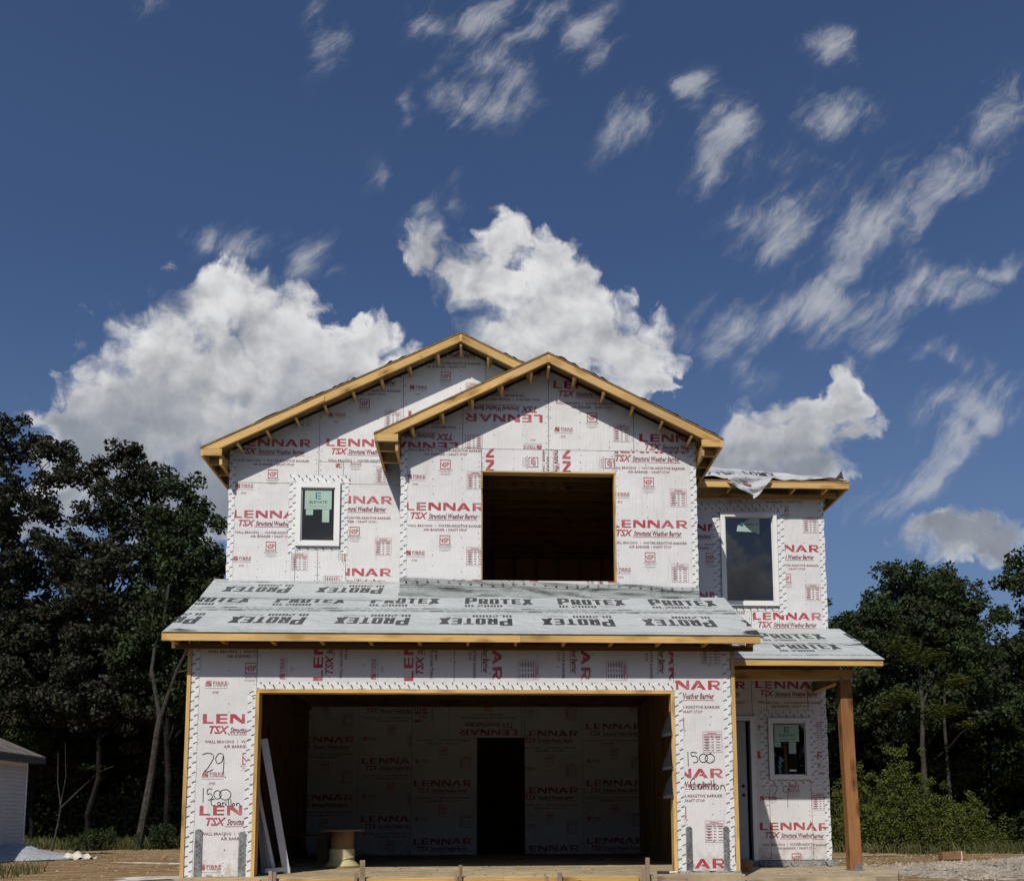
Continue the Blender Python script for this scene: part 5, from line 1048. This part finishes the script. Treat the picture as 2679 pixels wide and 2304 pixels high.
    for zt in (1.90, 1.50, 1.16):
        m = MB(); n = 14
        def hood(u, v):
            a = math.pi * (.5 + u * 1.0); r = .015 + .095 * v ** .75
            return (4.880 + r * math.cos(a) * 1.0, .02 - .16 * 0 + r * math.sin(a) * .9 + .03, zt - .235 * v - .02 * math.sin(u * math.pi))
        m.grid(hood, n, 8); hd = m.build('hood', 'midplastic', hg, origin=o3, smooth=True)
        m = MB(); m.grid(lambda u, v: (4.880 + (.11 - .004 * v) * math.cos(math.pi * (.5 + u)), .05 + .10 * math.sin(math.pi * (.5 + u)), zt - .235 - .035 * v - .02 * math.sin(u * math.pi)), n, 2); m.build('rim', 'darkplastic', hd, origin=o3, smooth=True)
    # litter on the slab
    m = MB(); m.tube([(4.66, -.10, .018), (4.80, -.13, .018)], .017, 10); m.tube([(4.80, -.13, .018), (4.84, -.137, .02), (4.90, -.15, .026)], [.009, .008, .003], 8, 1); tag(m.build('caulk_tube', ['darkplastic', 'vinyl'], origin=(4.75, -.12, 0)), 'dark caulk tube with white nozzle lying by the right end stake', 'caulk tube')
    m = MB(); rr = random.Random(3); m.grid(lambda u, v: (2.98 + u * .26 + .02 * math.sin(v * 6), 4.1 + v * .25, .006 + .05 * abs(math.sin(u * 7 + v * 3)) * math.sin(v * math.pi) + .01 * math.sin(u * 23)), 12, 8); tag(m.build('crumpled_paper', 'carton', origin=(3.1, 4.2, 0)), 'crumpled brown paper on the shaded garage slab', 'paper')
    m = MB()
    for i in range(160):
        x = rr.uniform(.2, 7.9); y = rr.uniform(-.3, 2.2) if x < 4.8 else rr.uniform(.2, 2.6); z = .002 if x < 4.8 else -.068
        if 4.8 < x < 5.75: continue
        l = rr.uniform(.008, .05); a = rr.uniform(0, 3.14); m.beam((x, y, z + .003), (x + l * math.cos(a), y + l * math.sin(a), z + .004), .006, .005, (0, 0, 1), rr.choice((0, 0, 1)))
    tag(m.build('sawdust_litter', ['wood', 'tar']), kind='stuff')
    # carton beside the door
    bx = empty('cardboard_box', (6.10, 1.42, -.07), 'brown cardboard box with taped lid beside the grey front door', 'box'); o3 = (6.10, 1.42, -.07)
    m = MB(); m.box(6.02, 6.19, 1.32, 1.52, -.07, .035, 0, 'z'); m.slab([(6.07, 1.319, -.035), (6.14, 1.319, -.035), (6.14, 1.319, -.01), (6.07, 1.319, -.01)], (0, .0008, 0), 1); m.build('body', ['carton', 'carton_print'], bx, origin=o3)
    m = MB(); m.box(6.016, 6.194, 1.315, 1.525, .037, .085, 0, 'z'); m.build('lid', 'carton', bx, origin=o3)
    # far right: beam wrapped in brown paper, orange scrap, offcuts
    m = MB(); x, y = 14.9, 13.3; m.beam((x - .33, y, ZG + .13), (x + .33, y + .05, ZG + .15), .22, .20); m.beam((x + .20, y + .042, ZG + .146), (x + .22, y + .043, ZG + .147), .225, .206, (0, 0, 1), 1)
    tag(m.build('lumber_bundle', ['carton', 'vinyl'], origin=(x, y, ZG)), 'short brown bundle with a white band on the dirt at right', 'lumber bundle')
    m = MB(); m.grid(lambda u, v: (13.75 + u * .25, 11.7 + v * .2, gh(13.8, 11.7) + .03 + .10 * math.sin(u * 3.1) * math.sin(v * 3.1) + .02 * math.sin(u * 13)), 8, 8); tag(m.build('plastic_scrap', 'orange', origin=(13.87, 11.8, ZG)), 'small orange plastic scrap on the dirt near the brown bundle', 'scrap')
    for (x, y, l, a, lab) in ((12.1, 10.4, .75, .05, 'flat pale board lying alone on the dirt behind the porch post'), (10.6, 12.6, 1.1, .3, 'long board end by the brush just right of the porch corner'), (12.4, 15.2, 1.6, -.1, 'longest grey plank at the edge of the brush'),
                          (13.8, 15.6, 1.2, .12, 'plank at the edge of the brush left of the brown bundle'), (16.6, 13.4, 1.0, .25, 'plank beside the gravel heap at far right')):
        m = MB(); z = gh(x, y) + .03; m.beam((x - l / 2, y - l * a / 2, z), (x + l / 2, y + l * a / 2, z + .02), .14, .04); tag(m.build('plank', 'greywood', origin=(x, y, z)), lab, 'plank', 'planks lying on the dirt')
    # crumpled white plastic on the left
    m = MB()
    def tp(u, v):
        x = -14.6 + u * 5.2; y = 16.6 + v * 2.6
        e = math.sin(u * math.pi) ** .6 * math.sin(v * math.pi) ** .7
        z = e * (.17 + .24 * math.exp(-((u - .55) / .22) ** 2)) * (1 + .16 * math.sin(u * 17 + v * 6)) + .035 * abs(math.sin(u * 23 + v * 13 + 2 * math.sin(v * 9))) * e + .03 * abs(math.sin(v * 27 - u * 15 + 2 * math.sin(u * 12))) * e
        return (x + .2 * math.sin(v * 5), y, gh(x, y) + .02 + z)
    m.grid(tp, 90, 40); ta = m.build('plastic_tarp', 'tarp', origin=(-12.1, 17.9, ZG), smooth=True); tag(ta, 'heap covered with crumpled white plastic sheet beside the white house', 'tarp')
    m = MB(); m.grid(lambda u, v: (-9.75 + u * .95, 17.0 + v * .7, gh(-9.5, 17.3) + .02 + .17 * math.sin(min(1, u * .9 + .1) * math.pi) * math.sin(v * math.pi) + .04 * math.sin(u * 19 + v * 9)), 20, 14); m.build('sandbag', 'pale_dust', ta, origin=(-12.1, 17.9, ZG), smooth=True)
    # heap of crushed stone
    def hs_pt(u, v, f): x = 11.0 + u * 10; y = 5.0 + v * 8; return (x, y, f(x, y))
    m = MB(); rr = random.Random(31)
    hp = lambda x, y: ZG + max(0, 1.0 * math.exp(-(((x - 15.9) / 3.5) ** 2 + ((y - 8.8) / 2.2) ** 2) ** 1.3) - .03) * (.29 + .05 * math.sin(x * 1.7) + .04 * math.sin(y * 2.3 + x))
    def hs(x, y): h = hp(x, y) - ZG; return ZG + h + gh(x, y) - ZG + rr.uniform(-.02, .04) * min(1, h / .08) - (.06 if h < .02 else 0)
    m.grid(lambda u, v: hs_pt(u, v, hs), 150, 110)
    def rock(x, y, z, r):
        b = [Vector(d).normalized() * r * rr.uniform(.6, 1.15) + Vector((x, y, z)) for d in ((1, 0, 0), (0, 1, 0), (-1, 0, 0), (0, -1, 0), (0, 0, .8), (0, 0, -.8))]
        for (i, j, k) in ((0, 1, 4), (1, 2, 4), (2, 3, 4), (3, 0, 4), (1, 0, 5), (2, 1, 5), (3, 2, 5), (0, 3, 5)): m.poly([b[i], b[j], b[k]])
    for i in range(2600):
        x = rr.gauss(15.9, 1.9); y = rr.gauss(8.8, 1.2); rock(x, y, hp(x, y) + gh(x, y) - ZG + .015, rr.uniform(.02, .085))
    tag(m.build('gravel_heap', 'gravel', origin=(14.6, 8.6, ZG)), 'low grey heap of crushed stone at the right of the porch', 'gravel heap')
    # clods, chips and straw strewn over the dirt
    m = MB()
    for i in range(5200):
        s = 1 if rr.random() < .5 else -1
        x = rr.uniform(7, 20) if s > 0 else rr.uniform(-18, -1.2); y = rr.uniform(5, 20) if s > 0 else rr.uniform(5, 29)
        r = rr.uniform(.008, .05) * (1.6 if rr.random() < .04 else 1); k = rr.choice((0, 0, 1))
        if rr.random() < .5: l = rr.uniform(.06, .35); a = rr.uniform(-.5, .5); m.beam((x, y, gh(x, y) + .015), (x + l * math.cos(a), y + l * math.sin(a), gh(x, y) + .02), .014, .012, (0, 0, 1), k)
        else:
            b0 = len(m.f); 
            b = [Vector(d) * r * rr.uniform(.7, 1.2) + Vector((x, y, gh(x, y) + r * .3)) for d in ((1, 0, 0), (0, 1, 0), (-1, 0, 0), (0, -1, 0), (0, 0, .8))]
            for (p, q, t) in ((0, 1, 4), (1, 2, 4), (2, 3, 4), (3, 0, 4)): m.poly([b[p], b[q], b[t]], k)
    tag(m.build('dirt_clods', ['dirt', 'greywood']), kind='stuff')
make_site_objects()
def make_neighbour():
    X1, Y1, Y0, xw = -12.37, 20.5, 3.0, -20.5
    o3 = (-16.4, 12.0, ZG)
    nb = empty('neighbour_house', o3, 'single storey white sided house with grey shingle roof at the left edge', 'house')
    m = MB(); z = -.085; hgt = .125
    while z < 2.55:   # lapped siding courses
        m.slab([(X1 + .020, Y0, z), (X1 + .020, Y1 - .05, z), (X1 + .004, Y1 - .05, z + hgt - .004), (X1 + .004, Y0, z + hgt - .004)], (-.02, 0, 0)); z += hgt
    m.build('siding', 'siding', nb, origin=o3)
    m = MB(); m.box(X1 - .08, X1 + .03, Y1 - .05, Y1 + .05, -.09, 2.6, 0, 'z'); m.build('corner_trim', 'vinyl', nb, origin=o3)
    m = MB(); m.box(xw, X1 - .03, Y0, Y1 - .03, -.7, -.088, 0, 'y'); m.build('foundation', 'block', nb, origin=o3)
    m = MB(); m.box(xw, X1 - .001, Y0 + .001, Y1 - .002, -.087, 2.6, 0, 'y'); m.build('inner_wall', 'siding', nb, origin=o3)
    m = MB(); xe, ze, xr = X1 + .42, 2.76, (X1 + xw) / 2; sl = .43; zr = ze + (xe - xr) * sl; ya, yb = Y0 - .4, Y1 + .4
    m.slab([(xe, ya, ze), (xe, yb, ze), (xr, yb, zr), (xr, ya, zr)], (0, 0, -.05)); m.slab([(xr, ya, zr), (xr, yb, zr), (2 * xr - xe, yb, ze), (2 * xr - xe, ya, ze)], (0, 0, -.05)); rf = m.build('roof', 'shingle', nb, origin=o3)
    m = MB(); m.box(xe - .03, xe - .005, ya, yb, ze - .22, ze - .055, 0, 'y'); m.build('eave_fascia', 'darkplastic', rf, origin=o3)
    m = MB(); m.box(X1 + .035, xe - .031, ya, yb, ze - .21, ze - .195, 0, 'y'); m.build('soffit', 'darkplastic', rf, origin=o3)
    m = MB(); m.box(X1 + .022, X1 + .05, Y0, Y1 - .06, 2.42, 2.54, 0, 'y'); m.build('frieze', 'vinyl', nb, origin=o3)
    m = MB(); m.slab([(xw, Y0 + .2, 2.6), (X1 - .02, Y0 + .2, 2.6), (xr, Y0 + .2, zr - .1)], (0, Y1 - Y0 - .4, 0)); m.build('gable_end', 'siding', nb, origin=o3)
make_neighbour()
# ================================================================== woods
def leaf_mesh(name, mat, cen, nor, size, parent=None, origin=(0, 0, 0), asp=.55, droop=0.0):
    """many small four-sided leaves: centres, facing, length"""
    n = len(cen); o = np.array(origin)
    a = RNG.normal(size=(n, 3)); a -= nor * (a * nor).sum(1, keepdims=True); a[:, 2] -= droop; a /= np.linalg.norm(a, axis=1, keepdims=True)
    b = np.cross(nor, a); b /= np.linalg.norm(b, axis=1, keepdims=True)
    s = size[:, None]; bend = nor * s * RNG.uniform(-.12, .12, (n, 1))
    V = np.stack([cen - a * s * .5, cen + b * s * asp * .5 + bend, cen + a * s * .5, cen - b * s * asp * .5 + bend], 1).reshape(-1, 3) - o
    me = bpy.data.meshes.new(name); me.vertices.add(n * 4); me.vertices.foreach_set('co', V.astype(np.float32).ravel())
    me.loops.add(n * 4); me.loops.foreach_set('vertex_index', np.arange(n * 4, dtype=np.int32))
    me.polygons.add(n); me.polygons.foreach_set('loop_start', np.arange(0, n * 4, 4, dtype=np.int32))
    me.update(calc_edges=True); me.validate(); me.materials.append(M[mat])
    ob = bpy.data.objects.new(name, me); COL.objects.link(ob)
    if parent is not None: ob.parent = parent
    else: ob.location = origin
    return ob
def unit(n): v = RNG.normal(size=(n, 3)); return v / np.linalg.norm(v, axis=1, keepdims=True)
def clumps(centres, radii, per, size, flat=.75):
    """leaves bunched round each clump centre, thinner at its rim"""
    C, Nn, S = [], [], []
    for c, r, k in zip(centres, radii, per):
        d = unit(k) * (RNG.uniform(0, 1, (k, 1)) ** .45) * r; d[:, 2] *= flat
        C.append(np.array(c) + d); nn = unit(k) * .8 + d / r * .6 + np.array([0, 0, .35]); Nn.append(nn / np.linalg.norm(nn, axis=1, keepdims=True)); S.append(RNG.uniform(.65, 1.25, k) * size)
    return np.concatenate(C), np.concatenate(Nn), np.concatenate(S)
def branch(mb, p0, p1, r0, r1, n=5, wob=.12, seed=0):
    rg = random.Random(seed); p0 = Vector(p0); p1 = Vector(p1); L = (p1 - p0).length
    pts = [p0.lerp(p1, i / n) + Vector((rg.uniform(-1, 1), rg.uniform(-1, 1), 0)) * (wob * L * .12 if 0 < i < n else 0) for i in range(n + 1)]
    mb.tube([tuple(p) for p in pts], [r0 + (r1 - r0) * i / n for i in range(n + 1)], 7); return pts
def tree_proto(name, H_, lobes, mat, dens, leaf, seed, r0=.2, bare=.3):
    """a tree at the origin: lobes are (x, y, z, radius) clusters of the crown, joined by limbs; returns the empty"""
    rg = random.Random(seed)
    t = bpy.data.objects.new(name, None); COL.objects.link(t)
    mb = MB(); top = Vector((rg.uniform(-.3, .3), rg.uniform(-.3, .3), H_ * .86))
    trunk = branch(mb, (0, 0, -.1), top, r0, .04, 10, .09, seed)
    cs, rs, per = [], [], []
    for (x, y, z, r) in lobes:
        zb = max(H_ * bare, z - r * 1.3 - abs(x) * .5); k = min(9, max(1, int(zb / (H_ * .86) * 10))); st = trunk[k]
        branch(mb, st, (x, y, z), .035 + .012 * r, .015, 5, .5, rg.randint(0, 999))
        n = max(7, int(13 * r * r * dens))
        for i in range(n):
            d = Vector((rg.gauss(0, 1), rg.gauss(0, 1), rg.gauss(0, 1))).normalized() * r * rg.uniform(.35, 1.0) ** .7; d.z *= .85
            c = (x + d.x, y + d.y, z + d.z); cs.append(c); q = rg.uniform(.34, .66) * (.75 + .14 * r); rs.append(q); per.append(int(rg.uniform(60, 115) * (q / .45) ** 1.6))
            if rg.random() < .22: branch(mb, (x, y, z), c, .018, .006, 3, .6, rg.randint(0, 999))
    mb.build('trunk', 'bark', t)
    Cc, Nn, Ss = clumps(cs, rs, per, leaf)
    leaf_mesh('crown', mat, Cc, Nn, Ss, t)
    return t
def copy_tree(t, loc, rz, sc):
    r = t.copy(); COL.objects.link(r); r.location = loc; r.rotation_euler = (0, 0, rz); r.scale = sc
    for ch in t.children:
        c = ch.copy(); COL.objects.link(c); c.parent = r
    return r
def place(t, x, y, label, rz=0.0, sc=(1, 1, 1), first=False, group=None, cat='tree'):
    o = t if first else copy_tree(t, (x, y, ZG), rz, sc)
    o.location = (x, y, ZG); o.rotation_euler = (0, 0, rz); o.scale = sc
    tag(o, label, cat, group); return o
def make_woods():
    G = 'trees of the dark wood behind the houses'
    # the three crowns that stand against the cloud on the left, each shaped on its own
    t1 = tree_proto('oak_tree', 19, [(-.5, 0, 18.0, 1.6), (1.6, .2, 17.2, 1.3), (.9, -.4, 15.0, 1.7), (-1.6, .3, 15.6, 2.0), (1.6, .3, 12.6, 1.5), (-.6, -.3, 12.4, 2.1), (-2.6, 0, 13.0, 1.8), (0, .4, 9.6, 2.2), (1.9, 0, 9.6, 1.5), (-2.4, .3, 9.6, 2.0), (.4, 0, 6.6, 2.2), (-1.8, 0, 6.0, 2.0)], 'oak', .80, .235, 1, .15)
    place(t1, -18.6, 30.5, 'tall oak at the left edge with ragged crown against the cloud', first=True, group=G)
    t2 = tree_proto('oak_tree', 18, [(.3, 0, 16.9, 1.2), (1.6, .2, 16.0, 1.1), (-1.1, -.2, 16.2, .9), (.7, .3, 14.9, 1.5), (-.4, 0, 14.0, 1.3), (1.9, .2, 14.1, .8), (-1.1, .2, 12.3, 1.4), (.8, -.2, 12.2, 1.5), (-.2, .1, 10.0, 1.9), (1.5, .2, 9.7, 1.6), (-1.6, 0, 9.0, 1.5), (.3, .3, 7.4, 2.1), (-1.2, .2, 6.2, 1.7), (1.6, .1, 6.0, 1.7)], 'oak', .90, .225, 2, .12)
    place(t2, -14.1, 30.0, 'rounded oak between the left edge tree and the pointed green tree', first=True, group=G)
    t3 = tree_proto('green_tree', 17, [(0, 0, 15.6, .9), (-.4, .2, 14.3, 1.2), (.9, 0, 13.9, 1.1), (-.9, .1, 12.9, 1.2), (.5, .1, 12.3, 1.4), (1.8, .2, 12.4, 1.1), (-.7, -.2, 11.0, 1.5), (1.4, .1, 10.6, 1.6), (0, 0, 9.0, 1.8), (2.0, 0, 8.6, 1.6), (-1.3, 0, 8.4, 1.5), (.6, 0, 7.0, 1.7), (-.8, .2, 6.4, 1.3)], 'green', 1.0, .22, 3, .14)
    place(t3, -10.8, 29.6, 'pointed green tree nearest the left eave of the house', first=True, group=G)
    # broad crown right of the porch
    t4 = tree_proto('broad_tree', 12.2, [(-.4, 0, 10.9, 1.5), (1.3, .2, 10.6, 1.5), (-2.0, .1, 9.8, 1.4), (2.5, 0, 9.6, 1.3), (.4, -.3, 9.2, 1.9), (-1.4, .2, 8.2, 1.7), (2.4, .2, 7.9, 1.5), (-2.8, 0, 8.0, 1.2), (.9, 0, 7.0, 1.7), (-2.9, .2, 6.3, 1.3), (3.0, 0, 6.0, 1.2), (-.9, 0, 5.8, 1.4)], 'green', .95, .20, 4, .15)
    place(t4, 18.6, 22.5, 'broad crowned tree right of the porch roof', sc=(.87, .87, .87), first=True, group=G)
    t5 = tree_proto('leafy_tree', 14, [(0, 0, 12.6, 1.3), (-1.3, 0, 11.4, 1.2), (1.5, .2, 11.6, 1.5), (.3, 0, 10.2, 1.7), (-1.8, 0, 9.0, 1.5), (1.9, 0, 9.0, 1.7), (-.2, -.2, 7.6, 1.9), (2.0, 0, 6.6, 1.7), (-2.0, 0, 6.0, 1.6), (.4, 0, 4.8, 1.9), (-1.4, 0, 3.4, 1.5), (1.8, 0, 3.4, 1.6), (.2, 0, 2.0, 1.5)], 'green', 1.0, .21, 5, .18)
    place(t5, 25.6, 24.5, 'tall leafy tree cut by the right edge of the photo', sc=(1, 1, .94), first=True, group=G)
    # the rest of the wood: copies, turned and scaled
    rest = [(t1, -22.6, 33.5, 2.1, 1.0, 'oak beyond the left edge tree, mostly out of frame'), (t2, -16.9, 34.5, 1.2, .60, 'lower oak filling the gap right of the left edge tree'), (t3, -8.3, 34.0, 2.4, .78, 'lower green tree hidden partly by the left wall of the house'),
            (t2, -12.6, 35.5, 3.9, .82, 'oak standing behind the pointed green tree'), (t1, -19.8, 37.5, 4.2, .66, 'oak deep in the wood behind the left edge tree'), (t3, -6.2, 36.5, .6, .66, 'small green tree at the left corner of the garage'),
            (t3, -15.4, 37.5, 4.0, .62, 'small green tree deep under the rounded oak'), (t4, -18.0, 33.0, 1.9, .80, 'leafy tree above the white neighbouring roof'),
            (t4, 14.2, 23.0, 1.0, .70, 'leafy tree showing beside the right wing wall'), (t4, 15.8, 28.0, 2.6, .86, 'broad tree just above the porch roof corner'), (t5, 21.9, 27.5, 4.0, .86, 'leafy tree behind the broad crown on the right'),
            (t3, 24.2, 29.5, 1.0, .66, 'green tree between the broad crown and the right edge tree'), (t5, 28.6, 26.5, 2.2, 1.0, 'tallest leafy tree at the right edge'), (t2, 19.8, 30.5, .4, .60, 'oak deep behind the broad crown on the right'),
            (t4, 12.0, 27.5, 3.1, .74, 'low spreading tree behind the porch post'), (t4, 22.6, 21.2, 1.3, .48, 'small spreading tree right of the slender trunks'), (t5, 27.2, 21.0, 5.2, .62, 'leafy tree low at the right edge above the gravel')]
    for (t, x, y, rz, s, lab) in rest: place(t, x, y, lab, rz, (s, s, s), group=G)
    # bare slender trunks that catch the light
    def sapling(name, x, y, lines, lab, twigs=None, mat='green'):
        e = empty(name, (x, y, ZG), lab, 'tree', 'slender trees at the edge of the wood'); mb = MB()
        for k, (pts, r0, r1) in enumerate(lines):
            n = len(pts); mb.tube([(p[0], y + p[1], p[2]) for p in pts], [r0 + (r1 - r0) * i / (n - 1) for i in range(n)], 8)
        mb.build('trunk', 'pale_bark', e, origin=(x, y, ZG))
        if twigs:
            c, nn, s = clumps([t[:3] for t in twigs], [t[3] for t in twigs], [t[4] for t in twigs], .16, .35); nn = nn * .4 + np.array([0, 0, 1.0]); nn /= np.linalg.norm(nn, axis=1, keepdims=True)
            leaf_mesh('crown', mat, c, nn, s, e, (x, y, ZG))
    sapling('forked_tree', -11.4, 28.0, [([(-11.42, 0, -.6), (-11.2, 0, 1.0), (-10.98, 0, 2.6), (-10.84, 0, 4.2), (-10.74, 0, 4.9)], .17, .12), ([(-10.74, 0, 4.8), (-10.98, .1, 5.8), (-11.2, .1, 6.8), (-11.15, .2, 7.7), (-10.85, .3, 9.0), (-10.7, .3, 10.5)], .10, .05), ([(-10.74, 0, 4.8), (-10.45, 0, 5.8), (-10.15, 0, 6.8), (-9.8, 0, 7.6), (-9.5, .1, 8.6)], .09, .045), ([(-10.2, 0, 6.7), (-9.6, 0, 6.85), (-9.0, 0, 7.1)], .035, .015)], 'leaning grey trunk that forks high, left of the garage', [(-10.8, 28.2, 9.6, 1.0, 150), (-9.5, 28.1, 8.8, .8, 110)])
    sapling('bent_sapling', -14.4, 27.5, [([(-14.55, 0, -.6), (-14.35, 0, .6), (-14.28, 0, 1.25)], .05, .04), ([(-14.28, 0, 1.2), (-14.5, .1, 2.2), (-14.55, .1, 3.4)], .03, .015), ([(-14.28, 0, 1.2), (-13.6, 0, 1.9), (-12.9, 0, 2.6), (-12.3, 0, 2.85)], .03, .012), ([(-14.3, 0, 1.3), (-14.15, 0, 2.4), (-14.25, 0, 3.8)], .022, .01)], 'thin bent sapling with three bare stems above the white plastic', [(-13.1, 27.4, 2.8, .5, 60)])
    sapling('slender_tree', 17.8, 19.6, [([(17.2, 0, -.6), (17.25, 0, 1.4), (17.2, 0, 2.9), (17.28, 0, 4.4), (17.24, 0, 5.6), (17.34, 0, 6.6)], .11, .03), ([(17.28, 0, 4.4), (17.7, .1, 5.2), (17.9, .1, 5.8)], .035, .012)], 'straight pale trunk with flat sprays of leaves, right of the porch post', [(16.4, 19.2, 4.65, .7, 380), (17.8, 19.1, 4.15, .75, 420), (16.0, 19.3, 4.3, .45, 180), (17.2, 19.3, 6.0, .9, 420), (18.4, 19.2, 3.7, .45, 180), (16.6, 19.4, 6.4, .8, 320), (18.3, 19.4, 5.2, .7, 260)], 'weed')
    sapling('slender_tree', 18.7, 22.0, [([(19.3, 0, -.6), (19.25, 0, 1.8), (19.2, 0, 4.0), (19.3, 0, 5.6), (19.2, 0, 6.8)], .085, .02), ([(19.28, 0, 5.5), (19.8, 0, 5.8), (20.6, 0, 5.75)], .03, .012)], 'thinner pale trunk just right of the straight one', [(19.3, 22, 6.6, 1.0, 360)])
    sapling('leaning_snag', 11.9, 17.0, [([(11.75, 0, -.6), (11.9, 0, .6), (12.3, 0, 1.9), (12.45, 0, 3.0), (12.6, .1, 4.2)], .085, .04), ([(12.1, 0, 1.3), (11.8, 0, 2.3), (11.5, 0, 2.8)], .025, .01), ([(12.0, 0, 1.0), (12.5, 0, .5), (12.7, 0, .1)], .02, .01)], 'leaning bare stem between the wing wall and the porch post')
    # a single leafy bush to the right of the post and its neighbours
    gb = 'bushes along the foot of the wood'
    def bush(x, y, spec, lab, mat='weed', size=.105, droop=.3):
        e = empty('bush', (x, y, ZG), lab, 'bush', gb); mb = MB(); cs, rs, per = [], [], []
        rg = random.Random(int(x * 31 + y))
        for (dx, dy, h, r, k) in spec:
            for j in range(k):
                bx, by = x + dx + rg.gauss(0, r * .5), y + dy + rg.gauss(0, r * .4); hh = h * rg.uniform(.45, 1.0) * math.exp(-((bx - x - dx) / (r * 1.6)) ** 2)
                tip = (bx + rg.uniform(-.25, .25), by + rg.uniform(-.2, .2), ZG + hh); mb.tube([(bx, by, ZG), ((bx + tip[0]) / 2 + .04, by, ZG + hh * .5), tip], [.014, .010, .004], 5)
                for q in range(4): t = .3 + .72 * q / 3; cs.append((bx + (tip[0] - bx) * t, by + (tip[1] - by) * t, ZG + hh * t)); rs.append(.30 - .14 * t); per.append(36)
        mb.build('stems', 'bark', e, origin=(x, y, ZG)); c, nn, s = clumps(cs, rs, per, size, 1.0); leaf_mesh('foliage', mat, c, nn, s, e, (x, y, ZG), .32, droop)
    bush(15.9, 18.8, [(0.1, 0, 3.5, .8, 60), (-1.4, 0, 3.1, .6, 40), (1.2, .1, 2.5, .8, 36), (-.6, -.5, 2.4, 1.2, 34), (2.4, .2, 2.0, .8, 22)], 'bright green weedy bush right of the porch post')
    bush(12.2, 18.0, [(0, 0, 1.9, .8, 30), (.9, .2, 2.1, .7, 24)], 'low weedy bush between the wing wall and the porch post')
    bush(17.2, 18.6, [(0, 0, 1.9, 1.0, 30), (1.2, 0, 1.5, .9, 22)], 'low green bush left of the gravel heap top')
    bush(20.6, 18.0, [(0, 0, 2.1, 1.1, 26), (1.6, 0, 2.4, 1.0, 22)], 'darker bush at the right edge behind the gravel', 'green', .14)
    bush(-13.0, 28.2, [(0, 0, .9, .9, 18)], 'small bush at the foot of the wood left of the forked trunk', 'green', .13)
    bush(-10.3, 27.6, [(0, 0, 1.0, .8, 18)], 'small bush right of the forked trunk', 'green', .12)
    # the unlit depth of the wood
    n = 170000; X = np.concatenate([RNG.uniform(-36, -4, n // 2), RNG.uniform(9, 44, n // 2)]); C = np.stack([X, np.where(X < 0, RNG.uniform(37, 46, n), RNG.uniform(29.5, 40, n)), ZG + RNG.uniform(0, 1, n) ** 1.15 * np.where(X < 0, 12.6, 9.4)], 1); C[:, 2] += .8 * np.sin(C[:, 0] * .9) + .5 * np.sin(C[:, 0] * 2.3 + 1)
    o = leaf_mesh('distant_wood', 'oak', C, unit(n), RNG.uniform(.25, .55, n)); tag(o, kind='stuff')
    n = 52000; x = np.concatenate([RNG.uniform(-26, -5, n // 2), RNG.uniform(10, 32, n // 2)]); y = np.where(x < 0, RNG.uniform(34.5, 39, n), RNG.uniform(26.5, 30, n)); z = ZG + RNG.uniform(0, 1, n) ** 1.4 * np.where(x < 0, 4.6, 4.4) * (.75 + .25 * np.sin(x * 1.3))
    o = leaf_mesh('undergrowth', 'green', np.stack([x, y, z], 1), unit(n), RNG.uniform(.14, .28, n)); tag(o, kind='stuff')
    # leaf mass added behind the camera to shut off low sky; shows in glass
    n = 16000; o = leaf_mesh('added_leaf_screen', 'oak', np.stack([RNG.uniform(-130, 130, n), RNG.uniform(-66, -54, n), ZG + RNG.uniform(0, 1, n) * 13], 1), unit(n), RNG.uniform(1.2, 2.2, n)); tag(o, kind='stuff')
    # grass: tufts along the foot of the wood and by the neighbour
    xs, ys, hs = [], [], []
    def strip(n, x0, x1, y0, y1, h):
        xs.append(RNG.uniform(x0, x1, n)); ys.append(RNG.uniform(y0, y1, n)); hs.append(RNG.uniform(.4, 1.2, n) * h)
    strip(4200, -22, -5, 28.8, 31.5, .5); strip(700, -14, -7, 27.8, 28.8, .35); strip(5000, 9.5, 24, 17.4, 20, .38); strip(420, -9.5, -7.6, 9.8, 12.0, .32); strip(500, -18, -5, 12, 27, .10); strip(700, 8.5, 20, 11, 17, .08)
    X = np.concatenate(xs); Y = np.concatenate(ys); Hh = np.concatenate(hs); n = len(X); ang = RNG.uniform(0, 6.28, n); ln = RNG.uniform(.1, .6, n) * Hh; w = RNG.uniform(.006, .014, n) * (1 + (Hh > .3))
    gz = np.array([gh(a, b) for a, b in zip(X, Y)]); cx, sx = np.cos(ang), np.sin(ang)
    Vv = np.stack([np.stack([X - sx * w, Y + cx * w, gz], 1), np.stack([X + sx * w, Y - cx * w, gz], 1), np.stack([X + cx * ln * .45 + sx * w * .6, Y + sx * ln * .45, gz + Hh * .6], 1), np.stack([X + cx * ln, Y + sx * ln, gz + Hh], 1)], 1).reshape(-1, 3)
    me = bpy.data.meshes.new('grass'); me.from_pydata(Vv.tolist(), [], [(4 * i, 4 * i + 1, 4 * i + 2, 4 * i + 3) for i in range(n)]); me.materials.append(M['grass']); o = bpy.data.objects.new('grass', me); COL.objects.link(o); tag(o, kind='stuff')
make_woods()
